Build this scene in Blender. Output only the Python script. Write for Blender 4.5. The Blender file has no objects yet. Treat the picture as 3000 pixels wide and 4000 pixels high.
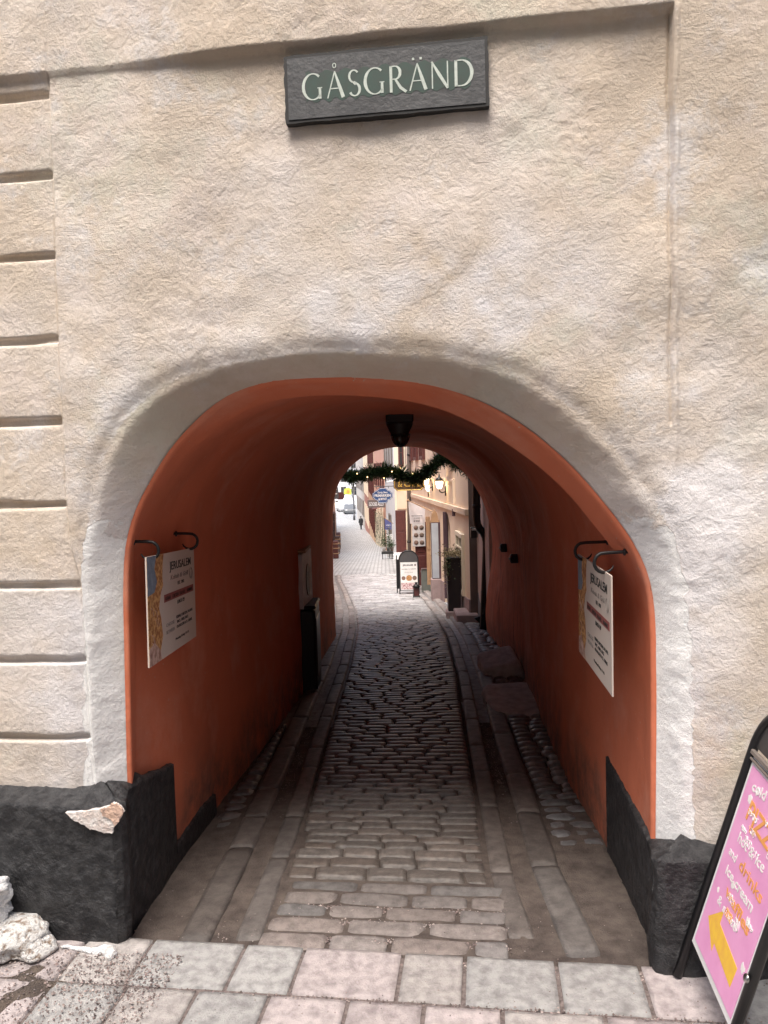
import bpy, math, random
import numpy as np
from mathutils import Matrix, Vector
R_ = random.Random(7); rng = np.random.default_rng(7)
SC = bpy.context.scene; COL = SC.collection
rad = math.radians

# ------------------------------------------------------------------ camera
f_ = 3000.; HC = 1.65
cp = math.atan(183/3000); cr = math.atan(.0284)
Fv = np.array([0, math.cos(cp), -math.sin(cp)]); R0 = np.array([1, 0, 0.]); U0 = np.array([0, math.sin(cp), math.cos(cp)])
Rv = math.cos(cr)*R0-math.sin(cr)*U0; Uv = math.cos(cr)*U0+math.sin(cr)*R0
C0 = np.array([0, 0, HC])
cd = bpy.data.cameras.new('camera'); cam = bpy.data.objects.new('camera', cd); COL.objects.link(cam); SC.camera = cam
cd.sensor_fit = 'VERTICAL'; cd.sensor_height = 24; cd.lens = 24*3000/4000; cd.clip_start = .05; cd.clip_end = 2000
cam.matrix_world = Matrix(((Rv[0], Uv[0], -Fv[0], 0), (Rv[1], Uv[1], -Fv[1], 0), (Rv[2], Uv[2], -Fv[2], HC), (0, 0, 0, 1)))

# ------------------------------------------------------------------ light
SUN_EL = rad(66); SUN_AZ = rad(-18)      # overcast: a broad soft sun high behind the camera, a little to the left
w = bpy.data.worlds.new("World"); SC.world = w; w.use_nodes = True
nt = w.node_tree; bg = nt.nodes['Background']; sky = nt.nodes.new('ShaderNodeTexSky'); sky.sky_type = 'NISHITA'; sky.sun_disc = False
sky.sun_elevation = SUN_EL; sky.sun_rotation = math.pi-SUN_AZ; sky.air_density = 1.0; sky.dust_density = 6.0; sky.ozone_density = .6
nt.links.new(sky.outputs[0], bg.inputs[0]); bg.inputs[1].default_value = .12
sd = bpy.data.lights.new('sun', 'SUN'); sd.energy = 1.5; sd.angle = rad(28); sd.color = (1, .97, .93)
so = bpy.data.objects.new('sun', sd); COL.objects.link(so)
sdir = Vector((math.sin(SUN_AZ)*math.cos(SUN_EL), -math.cos(SUN_AZ)*math.cos(SUN_EL), math.sin(SUN_EL)))
so.rotation_euler = sdir.to_track_quat('Z', 'Y').to_euler(); so.location = (2, -6, 9)
SC.view_settings.view_transform = 'Standard'; SC.view_settings.look = 'None'; SC.view_settings.gamma = 1; SC.view_settings.exposure = 1.17
SC.view_settings.use_curve_mapping = False
SC.cycles.max_bounces = 8; SC.cycles.diffuse_bounces = 4

# ------------------------------------------------------------------ coordinates
KY = [-8, 2.3, 9.2, 22, 60, 90, 130, 400]; KZ = [0, 0, -.414, -1.63, -4.29, -5.91, -6.0, -6]
def gz(y): return np.interp(y, KY, KZ)
def ray(u, v): return Fv+Rv*(u-1500)/f_-Uv*(v-2000)/f_
def at(u, v, y):                       # photo pixel -> point at distance y
    d = ray(u, v); return C0+d*y/d[1]
def gnd(u, v, h=0):
    d = ray(u, v); ts = np.concatenate([np.linspace(.5, 30, 9000), np.linspace(30, 250, 9000)]); P = C0+np.outer(ts, d); i = np.argmax(P[:, 2]-gz(P[:, 1])-h < 0); return P[i]
AW = rad(7.5); Wd = np.array([math.cos(AW), -math.sin(AW), 0]); Nd = np.array([math.sin(AW), math.cos(AW), 0]); O0 = np.array([.824, 2.355, 0])
def WP(s, n, z): return O0+Wd*s+Nd*n+np.array([0, 0, z])
def wl(u, v, n):
    d = ray(u, v); t = ((O0-C0)@Nd+n)/(d@Nd); P = C0+t*d; return ((P-O0)@Wd, P[2])
ZUP = np.array([0, 0, 1.])

# ------------------------------------------------------------------ materials
def mat(name, c1, c2=None, rough=.8, scale=6, bump=0, bscale=40, metal=0, emit=0, tint=False, spec=.5, detail=6, contrast=(.35, .65), bdist=.01, coat=0):
    m = bpy.data.materials.new(name); m.use_nodes = True; t = m.node_tree; b = t.nodes['Principled BSDF']
    b.inputs['Roughness'].default_value = rough; b.inputs['Metallic'].default_value = metal; b.inputs['Specular IOR Level'].default_value = spec
    if coat: b.inputs['Coat Weight'].default_value = coat
    tc = t.nodes.new('ShaderNodeTexCoord')
    out = None
    if c2 is None: c2 = tuple(x*.82 for x in c1)
    nz = t.nodes.new('ShaderNodeTexNoise'); nz.inputs['Scale'].default_value = scale; nz.inputs['Detail'].default_value = detail; nz.inputs['Roughness'].default_value = .6
    t.links.new(tc.outputs['Object'], nz.inputs['Vector'])
    rp = t.nodes.new('ShaderNodeValToRGB'); rp.color_ramp.elements[0].position = contrast[0]; rp.color_ramp.elements[1].position = contrast[1]
    rp.color_ramp.elements[0].color = (*c2, 1); rp.color_ramp.elements[1].color = (*c1, 1)
    t.links.new(nz.outputs['Fac'], rp.inputs['Fac']); out = rp.outputs['Color']
    if tint:
        a = t.nodes.new('ShaderNodeAttribute'); a.attribute_name = 'tint'
        mx = t.nodes.new('ShaderNodeMix'); mx.data_type = 'RGBA'; mx.blend_type = 'MULTIPLY'; mx.inputs[0].default_value = 1
        t.links.new(out, mx.inputs[6]); t.links.new(a.outputs['Color'], mx.inputs[7]); out = mx.outputs[2]
    t.links.new(out, b.inputs['Base Color'])
    if emit:
        b.inputs['Emission Color'].default_value = (*c1, 1); b.inputs['Emission Strength'].default_value = emit
    if bump:
        n2 = t.nodes.new('ShaderNodeTexNoise'); n2.inputs['Scale'].default_value = bscale; n2.inputs['Detail'].default_value = 8; n2.inputs['Roughness'].default_value = .6
        t.links.new(tc.outputs['Object'], n2.inputs['Vector'])
        bp = t.nodes.new('ShaderNodeBump'); bp.inputs['Strength'].default_value = bump; bp.inputs['Distance'].default_value = bdist
        t.links.new(n2.outputs['Fac'], bp.inputs['Height']); t.links.new(bp.outputs[0], b.inputs['Normal'])
    return m

def stucco(name, cream, cream2, white=(.82, .82, .81), strength=.8):
    """rough trowelled lime plaster; attribute 'paint' (0..1) = whitewash laid over the cream"""
    m = bpy.data.materials.new(name); m.use_nodes = True; t = m.node_tree; b = t.nodes['Principled BSDF']; L = t.links.new
    b.inputs['Roughness'].default_value = .92; b.inputs['Specular IOR Level'].default_value = .25
    tc = t.nodes.new('ShaderNodeTexCoord')
    def noise(s, d, r=.6, dist=0, vec=None):
        n = t.nodes.new('ShaderNodeTexNoise'); n.inputs['Scale'].default_value = s; n.inputs['Detail'].default_value = d; n.inputs['Roughness'].default_value = r; n.inputs['Distortion'].default_value = dist
        L(vec or tc.outputs['Object'], n.inputs['Vector']); return n.outputs['Fac']
    def math_(op, a, b_, c=None):
        n = t.nodes.new('ShaderNodeMath'); n.operation = op
        for i, x in enumerate((a, b_, c)):
            if x is None: continue
            if isinstance(x, (int, float)): n.inputs[i].default_value = x
            else: L(x, n.inputs[i])
        return n.outputs[0]
    def ramp(x, p0, p1, c0=(0, 0, 0), c1=(1, 1, 1)):
        r = t.nodes.new('ShaderNodeValToRGB'); r.color_ramp.elements[0].position = p0; r.color_ramp.elements[1].position = p1
        r.color_ramp.elements[0].color = (*c0, 1); r.color_ramp.elements[1].color = (*c1, 1); L(x, r.inputs[0]); return r.outputs[0]
    def mix(fac, a, c, bt='MIX'):
        n = t.nodes.new('ShaderNodeMix'); n.data_type = 'RGBA'; n.blend_type = bt
        if isinstance(fac, (int, float)): n.inputs[0].default_value = fac
        else: L(fac, n.inputs[0])
        for i, x in ((6, a), (7, c)):
            if isinstance(x, tuple): n.inputs[i].default_value = (*x, 1)
            else: L(x, n.inputs[i])
        return n.outputs[2]
    col = ramp(noise(1.6, 5), .35, .65, cream2, cream)
    col = mix(ramp(noise(2.3, 7, .7), .52, .72), col, tuple(min(1, x*.72+.24) for x in cream))       # paler chalky patches
    col = mix(math_('MULTIPLY', ramp(noise(30, 4, .7), .55, .75), .25), col, tuple(x*.8 for x in cream2))
    ca = t.nodes.new('ShaderNodeAttribute'); ca.attribute_name = 'chalk'; ga = t.nodes.new('ShaderNodeAttribute'); ga.attribute_name = 'grime'
    col = mix(math_('MULTIPLY', ramp(noise(2.7, 6, .7), .50, .68), .55), col, (.73, .645, .60))
    mo = t.nodes.new('ShaderNodeMapping'); mo.inputs['Location'].default_value = (7, 3, 5); L(tc.outputs['Object'], mo.inputs[0])
    col = mix(math_('MULTIPLY', ramp(noise(2.2, 6, .7, 0, mo.outputs[0]), .54, .70), .50), col, (.60, .62, .52))
    mo2 = t.nodes.new('ShaderNodeMapping'); mo2.inputs['Location'].default_value = (17, 13, 1); L(tc.outputs['Object'], mo2.inputs[0])
    col = mix(math_('MULTIPLY', ramp(noise(3.0, 8, .75, 0, mo2.outputs[0]), .53, .66), .55), col, (.70, .71, .74))
    col = mix(math_('MULTIPLY', ca.outputs['Fac'], .85), col, (.80, .785, .80))
    col = mix(math_('MULTIPLY', math_('MULTIPLY', ga.outputs['Fac'], ramp(noise(9, 7, .7), .35, .65)), .45), col, (.36, .31, .27))
    pa = t.nodes.new('ShaderNodeAttribute'); pa.attribute_name = 'paint'
    pm = math_('ADD', pa.outputs['Fac'], math_('MULTIPLY', math_('SUBTRACT', noise(22, 6, .7), .5), 1.1))
    wcol = mix(math_('MULTIPLY', ramp(noise(55, 5, .7), .60, .70), .45), white, (.45, .45, .44))
    col = mix(ramp(pm, .45, .56), col, wcol)
    L(col, b.inputs['Base Color'])
    # relief: sand grain, trowel sweeps (stretched noise), lumps
    mp = t.nodes.new('ShaderNodeMapping'); L(tc.outputs['Object'], mp.inputs[0]); mp.inputs['Scale'].default_value = (9, 9, 42); mp.inputs['Rotation'].default_value = (0, .25, 0)
    sweep = noise(1.6, 8, .62, 1.4, mp.outputs[0])
    mp2 = t.nodes.new('ShaderNodeMapping'); L(tc.outputs['Object'], mp2.inputs[0]); mp2.inputs['Scale'].default_value = (30, 9, 10); mp2.inputs['Rotation'].default_value = (0, -.7, 0)
    sweep2 = noise(1.2, 7, .62, 1.0, mp2.outputs[0])
    area = ramp(noise(2.1, 2), .42, .6)
    sw = mix(area, sweep, sweep2)
    grain = noise(85, 7, .75); lump = noise(14, 5, .6, .6)
    amp = ramp(noise(3.1, 4), .36, .64, (.25, .25, .25), (1, 1, 1))
    sa = ramp(noise(1.9, 3), .45, .62, (.12, .12, .12), (1, 1, 1))
    h = math_('ADD', math_('MULTIPLY', math_('MULTIPLY', math_('MULTIPLY', sw, amp), sa), .75), math_('MULTIPLY', math_('MULTIPLY', grain, amp), 1.05))
    h = math_('ADD', h, math_('MULTIPLY', noise(48, 4, .6, .4), .55))
    h = math_('ADD', h, math_('MULTIPLY', lump, 1.1))
    sm = math_('SUBTRACT', 1.0, math_('MULTIPLY', ramp(pm, .45, .56), .25))
    bp = t.nodes.new('ShaderNodeBump'); bp.inputs['Strength'].default_value = strength; bp.inputs['Distance'].default_value = .011
    L(math_('MULTIPLY', h, sm), bp.inputs['Height']); L(bp.outputs[0], b.inputs['Normal'])
    return m

M = dict(
    stucco=stucco('cream_stucco', (.68, .585, .48), (.61, .515, .415), strength=.68),
    orange=mat('orange_limewash', (.50, .115, .05), (.43, .095, .042), rough=.85, scale=3, bump=.25, bscale=9, bdist=.02, spec=.3),
    plinth=mat('black_plinth', (.048, .048, .050), (.014, .014, .016), rough=.6, scale=26, contrast=(.42, .66), bump=1.0, bscale=45, bdist=.014, detail=10),
    chip=mat('bare_plaster', (.75, .73, .7), (.55, .42, .32), rough=.9, scale=12, bump=.8, bscale=60),
    slate=mat('grey_slate', (.085, .087, .09), (.055, .057, .06), rough=.5, scale=14, bump=.25, bscale=60),
    slate_edge=mat('dark_slate_edge', (.02, .02, .02), rough=.6),
    letter=mat('pale_letter_paint', (.62, .68, .62), (.5, .56, .5), rough=.7, scale=60),
    green=mat('faded_green_paint', (.035, .075, .06), (.04, .06, .05), rough=.55, scale=30),
    paver=mat('pavement_slab', (.46, .44, .43), (.27, .255, .25), rough=.82, scale=24, detail=12, contrast=(.34, .60), bump=.9, bscale=150, tint=True, bdist=.006),
    sett=mat('worn_granite_sett', (.19, .19, .195), (.10, .10, .104), rough=.4, scale=30, bump=.5, bscale=90, tint=True, spec=.6),
    kerb=mat('granite_kerb', (.20, .185, .178), (.11, .10, .098), rough=.62, scale=18, bump=.5, bscale=110, tint=True),
    dirt=mat('gritty_dirt', (.15, .115, .09), (.07, .055, .045), rough=.95, scale=30, bump=1, bscale=120, bdist=.02, detail=10),
    gravel=mat('gravel_grit', (.36, .32, .30), (.15, .125, .12), rough=.8, scale=8, tint=True),
    snow=mat('old_snow', (.88, .89, .90), (.66, .63, .60), rough=.6, scale=22, bump=1, bscale=110, bdist=.015, contrast=(.34, .46), detail=10),
    snow_dirty=mat('dirty_ice', (.80, .79, .77), (.30, .22, .16), rough=.45, scale=45, bump=1, bscale=90, bdist=.02, contrast=(.36, .5), detail=10),
    iron=mat('black_iron', (.012, .012, .013), rough=.45, bump=.2, bscale=80),
    paper=mat('cream_banner_sheet', (.56, .49, .43), (.53, .46, .40), rough=.75, scale=2),
    ink=mat('black_ink', (.02, .02, .02), rough=.7), greyink=mat('grey_ink', (.28, .25, .23), rough=.7),
    redbar=mat('dull_red_print', (.30, .08, .07), rough=.7), blueprint=mat('blue_grey_print', (.22, .28, .34), (.12, .16, .22), scale=25, rough=.7),
    fries=mat('golden_food_print', (.62, .36, .14), (.30, .12, .04), scale=55, rough=.7, contrast=(.42, .58), detail=3), foodlite=mat('pale_food_print', (.66, .48, .40), (.3, .16, .12), scale=40, rough=.7),
    glass=mat('dark_window_glass', (.03, .035, .04), rough=.12, spec=.8), lampglass=mat('smoky_lamp_glass', (.03, .02, .015), rough=.1),
    pink=mat('pink_chalkboard', (.84, .40, .66), (.78, .34, .60), rough=.6, scale=10), white=mat('white_paint', (.82, .82, .82), rough=.6), yellow=mat('yellow_chalk', (.88, .56, .06), (.82, .46, .08), scale=40, rough=.7),
    oranget=mat('orange_chalk', (.9, .40, .12), rough=.7), whitechalk=mat('white_chalk', (.9, .87, .85), rough=.8),
    blackplastic=mat('black_frame_paint', (.012, .012, .014), rough=.35), steel=mat('bolt_steel', (.5, .5, .48), rough=.3, metal=1),
    needle=mat('fir_needles', (.035, .075, .035), (.012, .03, .016), rough=.7, scale=20), bulb=mat('warm_bulb', (1, .62, .25), emit=3.5),
    lampglow=mat('warm_lamp_glass', (1, .80, .5), emit=4),
    pinkwall=mat('pale_pink_plaster', (.66, .52, .46), (.6, .46, .41), rough=.9, scale=5, bump=.3), base_grey=mat('grey_socle', (.2, .2, .21), rough=.85, bump=.4),
    creamwall=mat('warm_cream_plaster', (.82, .67, .52), (.76, .60, .45), rough=.9, scale=2, bump=.3), shadedwall=mat('shade_tinted_plaster', (.16, .12, .11), rough=.9),
    paleyellow=mat('pale_yellow_plaster', (.86, .78, .63), (.82, .73, .57), rough=.9, scale=2), whitewall=mat('white_plaster', (.85, .85, .85), (.75, .77, .8), rough=.9, scale=2),
    salmon=mat('salmon_plaster', (.82, .50, .38), (.76, .44, .32), rough=.9, scale=1), redwall=mat('dusty_red_plaster', (.66, .34, .28), rough=.9, scale=1), paleold=mat('pale_far_plaster', (.72, .66, .6), rough=.9, scale=1),
    redwood=mat('oxblood_paint', (.11, .03, .025), (.08, .022, .02), rough=.5, scale=12), darkwood=mat('dark_brown_wood', (.06, .025, .02), rough=.5), tan=mat('tan_wood', (.45, .28, .16), rough=.6),
    stone=mat('pinkish_sandstone', (.36, .28, .28), (.28, .21, .21), rough=.85, bump=.4), boulder=mat('grey_boulder', (.58, .57, .57), (.36, .355, .36), rough=.8, bump=.6, bscale=50, scale=12),
    pipegrey=mat('grey_downpipe', (.20, .17, .15), rough=.6), blackpipe=mat('black_downpipe', (.01, .01, .012), rough=.35),
    cafe=mat('brown_sign_board', (.10, .06, .03), rough=.5), gold=mat('gold_leaf', (.75, .5, .12), rough=.4, metal=.3), goldtrim=mat('gold_trim', (.55, .38, .12), rough=.5),
    blue=mat('blue_enamel', (.04, .10, .26), rough=.4), navy=mat('navy_cloth', (.10, .11, .28), rough=.8), greysign=mat('grey_brown_sign', (.16, .12, .11), rough=.6), darksign=mat('slate_grey_sign', (.07, .07, .08), rough=.5),
    cloth=mat('white_cloth', (.78, .75, .78), rough=.85), menusheet=mat('menu_sheet', (.62, .60, .60), rough=.7), dish=mat('dish_print', (.25, .15, .12), (.12, .10, .08), scale=30, rough=.7),
    pottery=mat('black_planter_paint', (.022, .016, .018), rough=.5), dryplant=mat('dry_foliage', (.28, .22, .14), (.14, .12, .06), rough=.8, scale=40), leaf=mat('dark_leaf', (.05, .08, .035), rough=.7, scale=30),
    frost=mat('frosted_display_glass', (.45, .50, .55), (.35, .38, .44), rough=.3, scale=3), purple=mat('plum_paint', (.10, .06, .075), rough=.6), cabinet=mat('grey_green_cabinet', (.20, .22, .20), rough=.7),
    coat=mat('dark_coat', (.04, .045, .05), rough=.8), skin=mat('skin', (.55, .36, .27), rough=.6), hair=mat('dark_hair', (.03, .02, .015), rough=.8), trousers=mat('dark_trousers', (.05, .05, .06), rough=.8),
    carwhite=mat('white_car_paint', (.7, .7, .7), rough=.25, coat=.5), cargrey=mat('grey_car_paint', (.18, .19, .2), rough=.25, coat=.5), rubber=mat('tyre_rubber', (.02, .02, .02), rough=.8), headlight=mat('headlight_glass', (.8, .8, .8), rough=.15),
    lime=mat('yellow_green_fabric', (.60, .72, .10), rough=.8), orangefab=mat('orange_fabric', (.85, .35, .08), rough=.8), lanternred=mat('dark_red_lantern', (.10, .03, .03), rough=.4), palepanel=mat('pale_metal_panel', (.75, .73, .73), rough=.5),
    roof=mat('roof_tiles', (.2, .08, .05), rough=.8),
)
# vertical wear streaks on the right inner wall come from a stretched-noise version of the limewash
def streaked(name, c1, c2, c3):
    m = bpy.data.materials.new(name); m.use_nodes = True; t = m.node_tree; b = t.nodes['Principled BSDF']; b.inputs['Roughness'].default_value = .85; b.inputs['Specular IOR Level'].default_value = .3
    tc = t.nodes.new('ShaderNodeTexCoord'); mp = t.nodes.new('ShaderNodeMapping'); mp.inputs['Scale'].default_value = (14, 9, .9); t.links.new(tc.outputs['Object'], mp.inputs[0])
    n = t.nodes.new('ShaderNodeTexNoise'); n.inputs['Scale'].default_value = 1.5; n.inputs['Detail'].default_value = 8; n.inputs['Roughness'].default_value = .7; t.links.new(mp.outputs[0], n.inputs[0])
    r = t.nodes.new('ShaderNodeValToRGB'); e = r.color_ramp.elements; e[0].position = .36; e[0].color = (*c2, 1); e[1].position = .52; e[1].color = (*c1, 1); x = e.new(.70); x.color = (*c3, 1)
    t.links.new(n.outputs[0], r.inputs[0])
    n3 = t.nodes.new('ShaderNodeTexNoise'); n3.inputs['Scale'].default_value = 2.2; n3.inputs['Detail'].default_value = 6; t.links.new(tc.outputs['Object'], n3.inputs[0])
    r3 = t.nodes.new('ShaderNodeValToRGB'); r3.color_ramp.elements[0].position = .42; r3.color_ramp.elements[1].position = .6; t.links.new(n3.outputs[0], r3.inputs[0])
    a = t.nodes.new('ShaderNodeAttribute'); a.attribute_name = 'wear'
    mu = t.nodes.new('ShaderNodeMath'); mu.operation = 'MULTIPLY'; t.links.new(a.outputs['Fac'], mu.inputs[0]); t.links.new(r3.outputs[0], mu.inputs[1])
    ad = t.nodes.new('ShaderNodeMath'); ad.operation = 'MAXIMUM'; t.links.new(mu.outputs[0], ad.inputs[0])
    mw = t.nodes.new('ShaderNodeMath'); mw.operation = 'MULTIPLY'; mw.inputs[1].default_value = .55; t.links.new(a.outputs['Fac'], mw.inputs[0]); t.links.new(mw.outputs[0], ad.inputs[1])
    mx = t.nodes.new('ShaderNodeMix'); mx.data_type = 'RGBA'; t.links.new(ad.outputs[0], mx.inputs[0]); mx.inputs[6].default_value = (*c1, 1); t.links.new(r.outputs[0], mx.inputs[7]); 
    def nz(sc, loc, lo, hi, r=.65, stretch=(1, 1, 1)):
        m_ = t.nodes.new('ShaderNodeMapping'); m_.inputs['Location'].default_value = loc; m_.inputs['Scale'].default_value = stretch; t.links.new(tc.outputs['Object'], m_.inputs[0])
        q = t.nodes.new('ShaderNodeTexNoise'); q.inputs['Scale'].default_value = sc; q.inputs['Detail'].default_value = 8; q.inputs['Roughness'].default_value = r; t.links.new(m_.outputs[0], q.inputs[0])
        k = t.nodes.new('ShaderNodeMapRange'); k.inputs['From Min'].default_value = lo; k.inputs['From Max'].default_value = hi; t.links.new(q.outputs[0], k.inputs[0]); return k.outputs[0]
    cur = mx.outputs[2]
    for fac, cc, am_ in ((nz(1.8, (3, 1, 4), .48, .66, .6, (1, 1, .6)), (.50, .15, .08), .55), (nz(2.6, (8, 1, 2), .52, .68), (.70, .31, .21), .6), (nz(60, (1, 9, 4), .70, .72, .5), (.60, .42, .33), .7), (nz(6, (5, 5, 4), .66, .70, .8, (1, 3, .5)), (.20, .07, .045), .6)):
        m3 = t.nodes.new('ShaderNodeMath'); m3.operation = 'MULTIPLY'; m3.inputs[1].default_value = am_; t.links.new(fac, m3.inputs[0])
        m4 = t.nodes.new('ShaderNodeMix'); m4.data_type = 'RGBA'; t.links.new(m3.outputs[0], m4.inputs[0]); t.links.new(cur, m4.inputs[6]); m4.inputs[7].default_value = (*cc, 1); cur = m4.outputs[2]
    a5 = t.nodes.new('ShaderNodeAttribute'); a5.attribute_name = 'splash'; m5 = t.nodes.new('ShaderNodeMath'); m5.operation = 'MULTIPLY'; t.links.new(a5.outputs['Fac'], m5.inputs[0]); t.links.new(nz(7, (2, 7, 4), .30, .62, .75), m5.inputs[1])
    m6 = t.nodes.new('ShaderNodeMix'); m6.data_type = 'RGBA'; t.links.new(m5.outputs[0], m6.inputs[0]); t.links.new(cur, m6.inputs[6]); m6.inputs[7].default_value = (.17, .10, .075, 1); cur = m6.outputs[2]
    t.links.new(cur, b.inputs['Base Color'])
    n2 = t.nodes.new('ShaderNodeTexNoise'); n2.inputs['Scale'].default_value = 9; n2.inputs['Detail'].default_value = 8; t.links.new(tc.outputs['Object'], n2.inputs[0])
    bp = t.nodes.new('ShaderNodeBump'); bp.inputs['Strength'].default_value = .35; bp.inputs['Distance'].default_value = .02; t.links.new(n2.outputs[0], bp.inputs['Height']); t.links.new(bp.outputs[0], b.inputs['Normal'])
    return m
M['lining'] = streaked('orange_limewash_lining', (.68, .205, .108), (.24, .07, .045), (.46, .24, .14))

# ------------------------------------------------------------------ mesh helpers
RM = {}                                     # object -> matrix of its root
def tag(o, label=None, cat=None, group=None, kind=None):
    if label: o['label'] = label
    if cat: o['category'] = cat
    if group: o['group'] = group
    if kind: o['kind'] = kind
    return o
def thing(name, label, cat, loc, group=None, rotz=0):
    o = bpy.data.objects.new(name, None); COL.objects.link(o); o.location = tuple(loc); o.rotation_euler = (0, 0, rotz); o.empty_display_size = .1
    RM[o.name] = Matrix.Translation(Vector(tuple(loc))) @ Matrix.Rotation(rotz, 4, 'Z')
    return tag(o, label, cat, group)
class MB:
    def __init__(s): s.v = []; s.f = []; s.t = []; s.mi = []
    def add(s, vs, fs, tint=None, mi=0):
        n = len(s.v); s.v += [tuple(map(float, p)) for p in vs]; s.f += [tuple(i+n for i in q) for q in fs]; s.t += [tint or (1, 1, 1)]*len(vs); s.mi += [mi]*len(fs); return s
    def xf(s, Mx):
        s.v = [tuple(Mx @ Vector(p)) for p in s.v]; return s
    def box(s, c, size, ax=None, bev=0, tint=None):
        """axis box about centre c; ax = 3 direction vectors; chamfered when bev>0"""
        c = np.array(c, float); hx, hy, hz = [q/2 for q in size]
        ax = np.array(ax if ax is not None else np.eye(3), float)
        if not bev:
            vs = [c+ax[0]*sx*hx+ax[1]*sy*hy+ax[2]*sz*hz for sx in (-1, 1) for sy in (-1, 1) for sz in (-1, 1)]
            fs = [(0, 1, 3, 2), (4, 6, 7, 5), (0, 4, 5, 1), (2, 3, 7, 6), (0, 2, 6, 4), (1, 5, 7, 3)]
            return s.add(vs, fs, tint)
        b = min(bev, hx*.9, hy*.9, hz*.9)
        vs = []; idx = {}
        for sx in (-1, 1):
            for sy in (-1, 1):
                for sz in (-1, 1):
                    for k in range(3):
                        h = [hx-b, hy-b, hz-b]; h[k] += b
                        idx[(sx, sy, sz, k)] = len(vs); vs.append(c+ax[0]*sx*h[0]+ax[1]*sy*h[1]+ax[2]*sz*h[2])
        fs = []
        for k in range(3):
            a_, b_ = [i for i in range(3) if i != k]
            for sg in (-1, 1):
                q = []
                for (p, r) in ((-1, -1), (1, -1), (1, 1), (-1, 1)):
                    t = [0, 0, 0]; t[k] = sg; t[a_] = p; t[b_] = r; q.append(idx[(*t, k)])
                fs.append(tuple(q))
        for k in range(3):                                # edges parallel to axis k
            a_, b_ = [i for i in range(3) if i != k]
            for p in (-1, 1):
                for r in (-1, 1):
                    t0 = [0, 0, 0]; t0[a_] = p; t0[b_] = r; t1 = list(t0); t0[k] = -1; t1[k] = 1
                    fs.append((idx[(*t0, a_)], idx[(*t1, a_)], idx[(*t1, b_)], idx[(*t0, b_)]))
        for sx in (-1, 1):
            for sy in (-1, 1):
                for sz in (-1, 1): fs.append(tuple(idx[(sx, sy, sz, k)] for k in range(3)))
        return s.add(vs, fs, tint)
    def tube(s, pts, r, n=10, cap=True, tint=None):
        pts = [np.array(p, float) for p in pts]; rs = r if isinstance(r, (list, tuple)) else [r]*len(pts)
        T = [pts[min(i+1, len(pts)-1)]-pts[max(i-1, 0)] for i in range(len(pts))]; T = [t/np.linalg.norm(t) for t in T]
        a = np.cross(T[0], [0, 0, 1]);
        if np.linalg.norm(a) < .05: a = np.cross(T[0], [0, 1, 0])
        a /= np.linalg.norm(a); vs = []
        for p, t, q in zip(pts, T, rs):
            a = a-t*(a@t); a /= np.linalg.norm(a); b = np.cross(t, a)
            vs += [p+q*(math.cos(k*2*math.pi/n)*a+math.sin(k*2*math.pi/n)*b) for k in range(n)]
        fs = [(i*n+k, i*n+(k+1) % n, (i+1)*n+(k+1) % n, (i+1)*n+k) for i in range(len(pts)-1) for k in range(n)]
        if cap: fs += [tuple(range(n))[::-1], tuple(range(len(vs)-n, len(vs)))]
        return s.add(vs, fs, tint)
    def lathe(s, c, prof, n=16, ax=ZUP, tint=None):
        ax = np.array(ax, float); a = np.cross(ax, [1, 0, 0]) if abs(ax[0]) < .9 else np.cross(ax, [0, 1, 0]); a /= np.linalg.norm(a); b = np.cross(ax, a); c = np.array(c, float)
        vs = [c+ax*h+r*(math.cos(k*2*math.pi/n)*a+math.sin(k*2*math.pi/n)*b) for r, h in prof for k in range(n)]
        fs = [(i*n+k, i*n+(k+1) % n, (i+1)*n+(k+1) % n, (i+1)*n+k) for i in range(len(prof)-1) for k in range(n)]
        fs += [tuple(range(n))[::-1], tuple(range(len(vs)-n, len(vs)))]
        return s.add(vs, fs, tint)
    def prism(s, poly, o, ex, ey, en, th, tint=None):
        """polygon (2D) on frame o,ex,ey extruded th along en (both ways from o: 0..th)"""
        o, ex, ey, en = [np.array(q, float) for q in (o, ex, ey, en)]; n = len(poly)
        vs = [o+ex*a+ey*b for a, b in poly]+[o+ex*a+ey*b+en*th for a, b in poly]
        fs = [tuple(range(n))[::-1], tuple(range(n, 2*n))]+[(i, (i+1) % n, (i+1) % n+n, i+n) for i in range(n)]
        return s.add(vs, fs, tint)
    def build(s, name, m, parent=None, smooth=False, label=None):
        me = bpy.data.meshes.new(name)
        v = s.v
        Mi = RM[parent.name].inverted() if parent is not None else None
        if Mi is not None: v = [tuple(Mi @ Vector(p)) for p in v]
        me.from_pydata(v, [], s.f); ms = m if isinstance(m, list) else [m]
        for q in ms: me.materials.append(q)
        if len(ms) > 1: me.polygons.foreach_set('material_index', s.mi)
        if smooth: me.polygons.foreach_set('use_smooth', [True]*len(me.polygons))
        if any(t != (1, 1, 1) for t in s.t):
            at_ = me.attributes.new('tint', 'FLOAT_COLOR', 'POINT'); at_.data.foreach_set('color', np.array([(*t, 1) for t in s.t], dtype=np.float32).ravel())
        else:
            at_ = me.attributes.new('tint', 'FLOAT_COLOR', 'POINT'); at_.data.foreach_set('color', np.ones(len(v)*4, dtype=np.float32))
        me.update(); me.validate()
        import bmesh
        if len(v) < 60000:
            bm = bmesh.new(); bm.from_mesh(me); bmesh.ops.recalc_face_normals(bm, faces=bm.faces); bm.to_mesh(me); bm.free()
        o = bpy.data.objects.new(name, me); COL.objects.link(o)
        if parent is not None: o.parent = parent; RM[o.name] = RM[parent.name]
        if label: o['label'] = label
        return o
def struct(mb, name, m, smooth=False): return tag(mb.build(name, m, None, smooth), kind='structure')
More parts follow.
